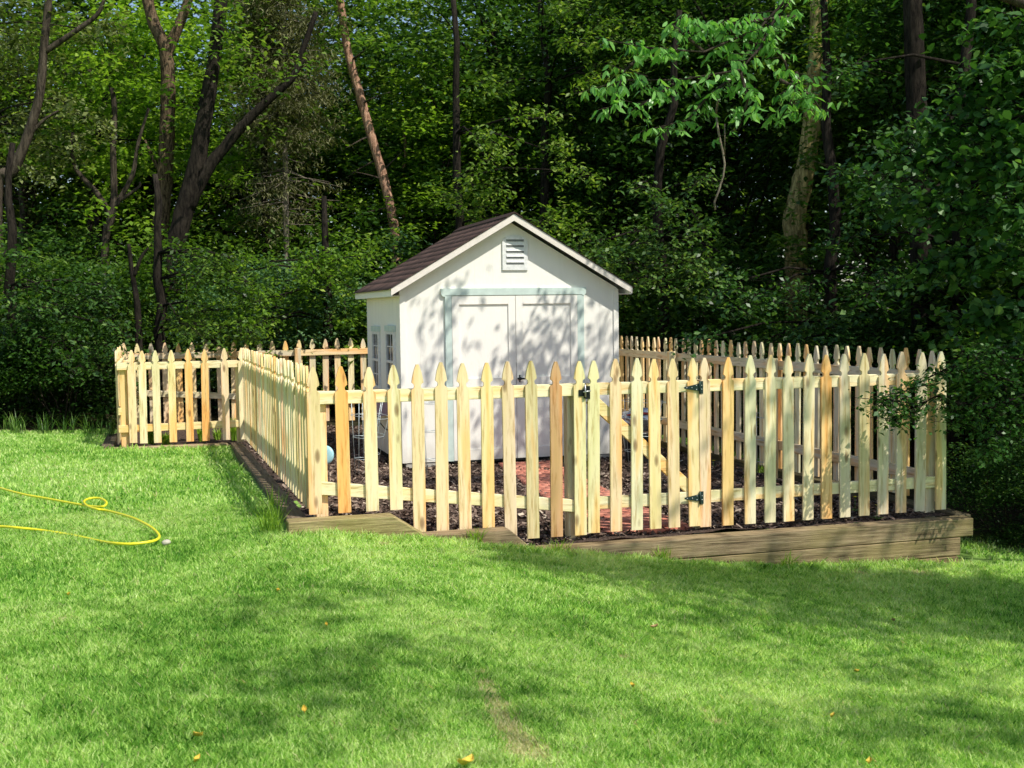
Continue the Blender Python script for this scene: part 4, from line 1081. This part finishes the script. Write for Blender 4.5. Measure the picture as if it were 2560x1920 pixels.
def rboughs(x0, x1, y0, y1, n, d=.8, lean=1):
    out = []
    for i in range(n):
        x = rnd.uniform(x0, x1); y = rnd.uniform(y0, y1); dx = rnd.choice((-1, 1)) * rnd.uniform(50, 110); z = rnd.uniform(-d, d)
        dy = rnd.uniform(-50, 20)
        out.append([(x + dx * k / 3, y + dy * k / 3 + 22 * (k / 3) ** 2 * 2, z - .25 * k) for k in range(4)])
    return out
LL = [('glossy leaved small tree hanging leaves between the yellow trunk and the fence', (3.9, 15.6), 6, (1700, 2200, 680, 880), 13, 14.6, .075, .6, M['leaf_broad'], (.42, .24)),
      ('arching small tree with loose bright leaves right of the shed roof', (2.4, 17.6), 6, (1480, 1850, 430, 780), 14, 16.4, .08, .55, M['leaf_dark'], (.42, .26)),
      ('small tree hanging dark leaves in the upper right below the straight trunk', (5.0, 13.6), 6.5, (2120, 2560, 120, 760), 22, 12.8, .075, .62, M['leaf_broad'], (.38, .25)),
      ('young tree with pale sunlit sprays above the roof ridge', (-1.0, 19.2), 6.5, (1150, 1420, 260, 560), 9, 18.2, .09, .5, M['leaf_mid'], (.42, .24)),
      ('leafy sapling with light sprays left of the shed above the back fence', (-2.9, 18.9), 3.4, (560, 900, 620, 830), 13, 18.2, .085, .5, M['leaf_light'], (.28, .24)),
      ('leafy sapling behind the short fence run on the left', (-5.2, 17.9), 3.6, (430, 620, 640, 830), 9, 17.4, .08, .5, M['leaf_mid'], (.4, .25)),
      ('dark sapling at the left edge of the lawn', (-7.2, 17.6), 4.0, (0, 300, 640, 980), 20, 17.0, .085, .5, M['leaf_dark'], (.40, .26)),
      ('bright yellow green young maple in the upper left', (-7.6, 23.4), 7.0, (60, 620, 60, 420), 18, 22.8, .14, .62, M['leaf_light'], (.64, .22)),
      ('olive leaved young tree at the top left corner', (-9.2, 20.4), 8.0, (0, 300, 0, 420), 10, 20.6, .10, .5, M['leaf_olive'], (.45, .25)),
      ('slender tree with hanging leaves at the top centre of the wood', (.4, 20.8), 8.0, (1180, 1620, -20, 230), 12, 19.6, .11, .42, M['leaf_mid'], (.36, .25))]
for (lab, xy, H, box, nb, Yb, Lf, wd, mt, tc) in LL:
    bough_tree(lab, 'young_tree', xy, H, rboughs(*box, nb), Yb, Lf, wd, mt, 14, .34, .010, None, False, tc)

# ------------------------------------------------------------------ shade trees beside and behind the viewer (they throw the dapple)
def shade_tree(label, X, Y, H, clusters, cr=.55, per=45, L=.12, mat='leaf_mid', r=.16, lr=.05):
    b = W(X, Y); base = (b[0], b[1], lz(b[0], b[1])); B = Vector(base)
    e = empty('shade_tree', base, label, 'tree', 'tall trees outside the picture on the sunny side'); mb = MB()
    tr = limb(mb, B + Vector((0, 0, -.2)), B + Vector((0, 0, H)), r, .05, .03, 9, 10); C = []
    for (cx, cy, cz, rr, n) in clusters:
        p = Vector(W(cx, cy, cz)); k = max(3, min(10, int(cz / H * 8)))
        limb(mb, tr[k], p, lr, lr * .4, .08, 6, 6)
        for q in range(n):
            d = Vector(rand_unit(1)[0]) * rr * rnd.uniform(.2, 1); d.z *= .6; C.append(tuple(p + d - B))
    rel(mb, base).build('trunk', M['bark_dark'], e)
    link('crown', foliage('crown', M[mat], np.array(C), per, cr, L, .55), None, e)
def sh(tx, ty, tz, h, rr, n): return (tx + SHX * h, ty + SHY * h, tz + h, rr, n)
shade_tree('tall shade tree standing right of the garden outside the view', 8.2, 7.2, 9.5,
    [sh(1.9, 9.3, .3, 6, .9, 7), sh(3.3, 9.8, .3, 6.5, 1.0, 14), sh(4.3, 11.5, .5, 7, 1.3, 14), sh(1.5, 13, 1.4, 6.2, .6, 4), sh(3.6, 14, .5, 7.5, 1.5, 12), sh(5.5, 13.5, 1.5, 7, 1.6, 14), sh(2.6, 12.0, 0, 6.5, 1.2, 9)])
def gs(px, py, h, rr, n):      # canopy cluster that shades the lawn where the photo shows shade
    z = -.1
    for _ in range(5): q = on_z(px, py, z); z = lz(q.x, q.y)
    X, Y = Winv(q.x, q.y); return sh(X, Y, z, h, rr, n)
shade_tree('tall shade tree standing right of the lawn outside the view', 7.4, 4.0, 9.5,
    [gs(1330, 1405, 7, .28, 7), gs(1440, 1425, 7, .3, 10), gs(1560, 1420, 7.2, .3, 11), gs(1650, 1450, 7, .3, 11), gs(1760, 1440, 7, .35, 14), gs(1880, 1460, 7.2, .35, 14), gs(1990, 1450, 7, .4, 16), gs(2120, 1480, 7, .4, 17), gs(2250, 1470, 7, .4, 18),
     gs(2370, 1490, 7, .4, 20), gs(2500, 1490, 7, .45, 22), gs(2560, 1530, 7, .4, 16), gs(1990, 1540, 7.4, .3, 5), gs(2200, 1560, 7.4, .3, 5), gs(2420, 1570, 7.4, .4, 6), gs(1750, 1540, 7.4, .3, 3),
     gs(2250, 1660, 8, .4, 2), gs(2380, 1790, 8.5, .5, 3), gs(2200, 1850, 8.5, .5, 2),
     gs(1050, 1560, 9, .7, 2), gs(830, 1650, 9, .8, 2), gs(640, 1700, 9, .6, 2), gs(1160, 1700, 9, .5, 1)], cr=.40, per=46, lr=.012)
shade_tree('tall shade tree behind the right edge of the wood outside the view', 13.0, 11.0, 13,
    [sh(5.5, 17, 2, 9, 2.2, 10), sh(7.5, 18, 2, 9, 2.4, 16), sh(8, 15, 3, 8, 2.2, 16), sh(6.0, 20, 5, 9, 2.5, 10), sh(9.5, 21, 5, 9, 2.8, 20)], cr=.9, per=60, L=.17, r=.25)

# ------------------------------------------------------------------ small things
def catmull(P_, sub=8):
    out = []; n = len(P_)
    for i in range(n - 1):
        a0 = P_[max(0, i-1)]; a = P_[i]; b = P_[i+1]; b1 = P_[min(n-1, i+2)]
        for k in range(sub):
            t = k / sub
            out.append(.5 * ((2*a) + (b - a0) * t + (2*a0 - 5*a + 4*b - b1) * t*t + (3*a - a0 - 3*b + b1) * t**3))
    out.append(P_[-1]); return out
def lawn_pt(px, py, lift=.02):
    z = .05
    for _ in range(6): q = on_z(px, py, z); z = lz(q.x, q.y) + lift
    return on_z(px, py, z)
def hose(pxs, label, lift=.036):
    Q = catmull([lawn_pt(x, y, l) for x, y, l in pxs], 8); b = Q[0].copy()
    mb = MB(); mb.tube([q - b for q in Q], .0092, 8)
    return mb.build('garden_hose', M['hose'], None, b)
hp = [(-60, 1200, .045), (0, 1220, .045), (60, 1236, .045), (116, 1246, .045), (180, 1258, .045), (231, 1266, .045), (258, 1266, .055), (266, 1256, .07), (250, 1246, .08), (225, 1246, .08), (210, 1254, .075), (220, 1266, .07), (245, 1273, .065), (266, 1276, .05),
      (324, 1292, .045), (360, 1308, .045), (385, 1324, .045), (398, 1340, .045), (390, 1350, .045), (365, 1356, .045), (324, 1360, .042), (285, 1358, .036), (255, 1354, .018), (200, 1342, .012), (145, 1332, .016), (90, 1324, .026), (40, 1319, .040), (0, 1316, .04), (-60, 1314, .04)]
o = hose(hp, ''); tag(o, 'bright yellow garden hose with a small loop lying on the lawn', 'hose')

def cage(label, base, H, r0, r1, tilt, rz, rings=4):
    root = empty('wire_cage', base, label, 'plant support'); root.rotation_euler = (tilt[0], tilt[1], rz)
    for k in range(rings):
        t = k / (rings - 1); r = r1 + (r0 - r1) * t; z = H * (.22 + .76 * t)
        MB().tube([(r * math.cos(a), r * math.sin(a), z) for a in np.linspace(0, 2 * PI, 18, endpoint=False)], .003, 5, closed=True).build('ring', M['wire'], root)
    for a in (0, PI / 2, PI, 3 * PI / 2):
        MB().tube([(r1 * .8 * math.cos(a), r1 * .8 * math.sin(a), -.04), (r0 * math.cos(a), r0 * math.sin(a), H)], .003, 5).build('upright', M['wire'], root)
    return root
p = on_z(905, 1190, -.0); 
cage('wire tomato cage standing left of the shed corner, seen between the first pickets', (p.x, p.y, gz(p.x, p.y)), .82, .17, .08, (.05, .06), .3)
p = on_z(925, 1160, -.0)
cage('second wire tomato cage leaning behind the first, left of the shed', (p.x, p.y, gz(p.x, p.y)), .78, .17, .08, (.16, -.08), 1.0)
p = on_z(1080, 1185, -.07)
cage('thin wire tomato cage in front of the left shed door', (p.x, p.y, gz(p.x, p.y)), .75, .16, .08, (.0, .03), .5, 3)
p = on_z(1600, 1165, -.09)
cage('wire cage around the black planter right of the shed', (p.x, p.y, gz(p.x, p.y)), .7, .24, .17, (.03, .05), .2, 4)
p = on_z(1905, 1180, -.07)
cage('wire cage in the shaded corner of the bed right of the gate', (p.x, p.y, gz(p.x, p.y)), .6, .15, .08, (.1, .0), .2, 3)
# planter and bag beside the shed
p = on_z(1605, 1160, -.09); b0 = (p.x + .02, p.y + .15, gz(p.x, p.y))
e = empty('planter', b0, 'black plastic planter pot beside the right corner of the shed', 'planter')
mb = MB(); mb.tube([(0, 0, 0), (0, 0, .02), (0, 0, .30), (0, 0, .33)], [.13, .135, .17, .18], 16); mb.build('pot', M['potp'], e)
o = MB().tube([(0, 0, .3305), (0, 0, .345)], [.165, .15], 16).build('soil', M['mulch'], e)
def bag(loc):
    bm = bmesh.new(); bmesh.ops.create_icosphere(bm, subdivisions=4, radius=1)
    for v in bm.verts:
        q = v.co; n_ = math.sin(q.x * 5 + q.z * 3) * math.sin(q.y * 6 + 1) * .12 + math.sin(q.z * 13 + q.x * 9) * .05
        q *= (1 + n_); q.x *= .22; q.y *= .16; q.z *= .13; 
    me = bpy.data.meshes.new('bag'); bm.to_mesh(me); bm.free(); me.polygons.foreach_set('use_smooth', [True] * len(me.polygons))
    e = empty('soil_bag', loc, 'crumpled silver plastic bag with a red stripe resting on the black planter', 'bag'); link('film', me, M['film'], e)
    MB().tube([(-.19, -.10, .06), (-.1, -.155, .09), (0, -.168, .08), (.1, -.155, .07), (.18, -.11, .05)], .012, 6).build('stripe', M['redp'], e)
bag((b0[0] + .02, b0[1], b0[2] + .46))
# pale blue disc left of the shed
p = on_z(812, 1160, .02)
mb = MB(); n = 28
for (r, y) in ((.10, 0),):
    ring = [[(rr * math.cos(a), yy, rr * math.sin(a)) for a in np.linspace(0, 2 * PI, n, endpoint=False)] for rr, yy in ((.001, -.02), (.05, -.019), (.085, -.014), (.1, -.002), (.101, .008), (.09, .012), (.001, .004))]
vs = [q for rg in ring for q in rg]; fs = [(i*n+k, i*n+(k+1) % n, (i+1)*n+(k+1) % n, (i+1)*n+k) for i in range(6) for k in range(n)]
mb.add(vs, fs, True); o = mb.build('plastic_disc', M['aqua'], None, (p.x, p.y, gz(p.x, p.y) + .10)); o.rotation_euler = (-.15, 0, -.5)
tag(o, 'pale blue round plastic disc standing on edge in the mulch near the left fence', 'disc')
# dandelions
for i, (px, py, z) in enumerate([(1258, 1326, -.03), (1378, 1315, -.03), (1783, 1152, -.07), (1862, 1178, -.07), (2137, 1243, .02), (2192, 1264, .02)]):
    q = on_z(px, py, z + .05); b = (q.x, q.y, gz(q.x, q.y))
    lab = ['yellow dandelion behind the fence near the second timber step', 'yellow dandelion in the mulch left of the gate post', 'yellow dandelion in the shade right of the gate', 'yellow dandelion deep in the shaded bed behind the right front fence', 'yellow dandelion near the front right corner of the bed', 'yellow dandelion closest to the front right corner post'][i]
    e = empty('dandelion', b, lab, 'flower', 'dandelions flowering in the mulch bed')
    H = max(.05, q.z - b[2] )
    MB().tube([(0, 0, -.01), (.005, 0, H)], .003, 5).build('stem', M['stem'], e)
    mb = MB()
    for k in range(26):
        a = k * 2.4; r = .006 + .014 * (k / 26); d = Vector((math.cos(a), math.sin(a), .4 - .2 * k / 26)).normalized()
        s_ = Vector((-math.sin(a), math.cos(a), 0)) * .0035
        c0 = Vector((.005, 0, H)); c1 = c0 + d * r * 1.25
        mb.add([c0 - s_ * .4, c0 + s_ * .4, c1 + s_, c1 - s_], [(0, 1, 2, 3)])
    o = link('flower', mb.mesh('flower'), M['yflow'], e)
    mb = MB()
    for k in range(7):
        a = k * .9 + i; d = Vector((math.cos(a), math.sin(a), .35)) * .06; s_ = Vector((-math.sin(a), math.cos(a), 0)) * .008
        mb.add([(0, 0, 0), d * .5 + s_, d, d * .5 - s_], [(0, 1, 2, 3)])
    link('leaf', mb.mesh('leaf'), M['stem'], e)
# fallen leaves on the lawn
LV = [(693, 1479, 'yleaf', .045, 'curled yellow leaf on the grass below the front left timber'), (172, 1489, 'yleaf', .05, 'yellow leaf on the grass at the far left below the hose'), (816, 1566, 'yleaf', .035, 'small yellow leaf on the grass left of centre'),
      (761, 1780, 'yleaf', .045, 'yellow leaf low on the lawn left of centre'), (495, 1841, 'yleaf', .035, 'small yellow leaf near the bottom left of the lawn'), (1163, 1912, 'yleaf', .06, 'large yellow leaf cut by the bottom edge of the picture'),
      (492, 1903, 'yleaf', .04, 'green yellow leaf at the bottom edge on the left'), (1581, 1718, 'yleaf', .045, 'yellow leaf on the lawn right of centre'), (2174, 1909, 'yleaf', .05, 'yellow leaf standing at the bottom edge on the right'),
      (2081, 1793, 'yleaf', .04, 'flat yellow leaf low on the right of the lawn'), (1636, 1569, 'bleaf', .04, 'brown curled leaf on the lawn below the gate'), (2235, 1553, 'bleaf', .05, 'brown pointed leaf on the lawn at the right'), (2139, 1680, 'yleaf', .035, 'thin yellow leaf half sunk in the grass at the right')]
for (px, py, m, r, lab) in LV:
    r *= .52 if px != 1163 else .95; q = lawn_pt(px, py, .028); mb = MB(); n = 6; vs = []; fs = []
    for i in range(n + 1):
        t = i / n; w = math.sin(PI * min(1, t * .95 + .03)) * r * .42
        for s_ in (-1, 0, 1): vs.append((r * (t * 2 - 1), s_ * w, .012 * abs(s_) + .25 * r * (t * 2 - 1) ** 2))
    for i in range(n):
        for k in (0, 1): fs.append((i*3+k, i*3+k+1, i*3+k+4, i*3+k+3))
    mb.add(vs, fs, True); o = link('fallen_leaf', mb.mesh('fallen_leaf'), M[m], None, (q.x, q.y, q.z)); o.rotation_euler = (rnd.uniform(-.4, .4), rnd.uniform(-.2, .3), rnd.uniform(0, 3))
    tag(o, lab, 'leaf', 'fallen leaves on the lawn')
q = lawn_pt(415, 1356, .03)
bm = bmesh.new(); bmesh.ops.create_icosphere(bm, subdivisions=3, radius=1)
for v in bm.verts:
    v.co *= 1 + .12 * math.sin(v.co.x * 3) * math.sin(v.co.y * 4 + 1); v.co.x *= .028; v.co.y *= .024; v.co.z *= .018
me = bpy.data.meshes.new('stone'); bm.to_mesh(me); bm.free(); me.polygons.foreach_set('use_smooth', [True] * len(me.polygons))
o = link('pale_stone', me, M['stone'], None, q); tag(o, 'small pale stone in the grass beside the curve of the hose', 'stone')
# weeds and bulbs at the feet of the fence
def sprout(loc, label, n, h, spread, mat, blade=.01, cat='plant', name='sprout'):
    mb = MB()
    for k in range(n):
        a = rnd.uniform(0, 2 * PI); s_ = Vector((-math.sin(a), math.cos(a), 0)) * blade * rnd.uniform(.6, 1.2); H = h * rnd.uniform(.5, 1.1)
        o_ = Vector((rnd.uniform(-1, 1), rnd.uniform(-1, 1), 0)) * spread * .4; out = Vector((math.cos(a), math.sin(a), 0)) * spread * rnd.uniform(.2, 1)
        b1 = o_ + out * .35 + Vector((0, 0, H * .6)); b2 = o_ + out + Vector((0, 0, H))
        mb.add([o_ - s_ * .6, o_ + s_ * .6, b1 + s_, b2, b1 - s_], [(0, 1, 2, 4), (4, 2, 3)])
    me = mb.mesh(name); a_ = me.attributes.new('tint', 'FLOAT', 'FACE'); a_.data.foreach_set('value', [rnd.uniform(.3, .9) for _ in me.polygons])
    o = link(name, me, mat, None, loc); tag(o, label, cat, 'small weeds and sprouts along the fence'); return o
for (px, py, yv, lab, n, h) in [(377, 1104, JV + .35, 'dark leafy sprout behind the first boards of the short fence run', 26, .26), (415, 1108, JV + .2, 'low green sprouts behind the second gap of the short run', 30, .15), (505, 1100, JV + .3, 'upright green plant behind the middle of the short run', 26, .24),
                          (545, 1100, JV + .6, 'brownish low weed at the right of the short run', 22, .14), (588, 1080, JV + .4, 'leafy weed at the inner corner of the fence', 40, .3)]:
    q = on_v(px, py, yv); sprout((q.x, yv, gz(q.x, yv) - .02), lab, n, h, .10, M['leaf_light'], .014)
for (px, py, z, lab, n, h) in [(965, 1255, .02, 'green weed in the mulch behind the third short picket', 26, .07), (1900, 1178, -.07, 'low weed in the shaded mulch right of the gate', 16, .1)]:
    q = on_z(px, py, z); sprout((q.x, q.y, gz(q.x, q.y)), lab, n, h, .07, M['leaf_light'], .007)
for (u_, v_, n, h, lab) in [(-.30, -.12, 90, .2, 'tall tuft of uncut grass at the front left timber corner'), (-.22, .35, 50, .26, 'seeding grass tuft growing over the side timber'), (1.02, -.26, 50, .12, 'grass tuft in front of the second timber'), (1.62, -.24, 40, .11, 'grass tuft at the start of the long timber'),
                            (2.35, -.26, 40, .12, 'grass tuft against the long timber below the gate'), (3.3, -.28, 40, .12, 'grass tuft against the long timber right of the gate')]:
    sprout((u_, v_, lz(u_, v_)), lab, n, h, .13, M['leaf_light'], .0035, name='grass_tuft')
for i in range(16):   # rough edge of the wood at the left
    X = -6.9 + .28 * i; Yq = 15.95 + rnd.uniform(-.2, .3) - .05 * i
    if X > -4.9: break
    u_, v_, _ = W(X, Yq); sprout((u_, v_, lz(u_, v_)), 'tuft of long rough grass where the lawn meets the wood on the left', 40, .28, .22, M['leaf_dark'], .005, name='grass_tuft')
# white flowers in the window box
mb = MB()
for k in range(40):
    a, b_, c_ = rnd.uniform(0, .16), rnd.uniform(.62, 1.2), rnd.uniform(.60, .72); d = .02
    q = Vector(rand_unit(1)[0]) * d; w_ = Vector(rand_unit(1)[0]) * d; c0 = Vector((-hw - a, b_, c_ + .0)); mb.add([c0 - q, c0 - w_, c0 + q, c0 + w_], [(0, 1, 2, 3)])
e = empty('potted_flowers', (SC, SV0, ZB), 'pale white flowers growing in the mauve window box', 'flowers'); link('petals', mb.mesh('petals'), M['petal'], e)

# ------------------------------------------------------------------ light, world, camera
to_sun = Vector((.108, -.15, .2375)).normalized()
el = math.asin(to_sun.z); az = math.atan2(to_sun.x, to_sun.y)
w = bpy.data.worlds.new('World'); S.world = w; w.use_nodes = True; nt = w.node_tree; nt.nodes.clear()
sky = nt.nodes.new('ShaderNodeTexSky'); sky.sky_type = 'NISHITA'; sky.sun_disc = False; sky.sun_elevation = el; sky.sun_rotation = az
bg = nt.nodes.new('ShaderNodeBackground'); bg.inputs['Strength'].default_value = .15; wo = nt.nodes.new('ShaderNodeOutputWorld')
nt.links.new(sky.outputs[0], bg.inputs[0]); nt.links.new(bg.outputs[0], wo.inputs[0])
sun = bpy.data.lights.new('sun', 'SUN'); sun.energy = 5.0; sun.angle = math.radians(.53); sun.color = (1.0, .96, .87)
so = bpy.data.objects.new('sun', sun); COL.objects.link(so); so.rotation_euler = to_sun.to_track_quat('Z', 'Y').to_euler(); so.location = (5, -8, 12)
cam = bpy.data.cameras.new('camera'); cam.sensor_width = 36; cam.lens = 36 * F_PX / 2560; cam.clip_end = 600; cam.clip_start = .05
cam.dof.use_dof = True; cam.dof.focus_distance = 9.5; cam.dof.aperture_fstop = 6.5
co = bpy.data.objects.new('camera', cam); COL.objects.link(co); co.matrix_world = Matrix.Translation(CAMP) @ CAM_R.to_4x4(); S.camera = co
S.view_settings.view_transform = 'Standard'; S.view_settings.look = 'None'; S.view_settings.exposure = 0
cy = S.cycles; cy.max_bounces = 7; cy.diffuse_bounces = 3; cy.glossy_bounces = 2; cy.transmission_bounces = 4; cy.transparent_max_bounces = 4
cy.use_denoising = True; cy.use_adaptive_sampling = True; cy.adaptive_threshold = .02; cy.caustics_reflective = False; cy.caustics_refractive = False; cy.sample_clamp_indirect = 8
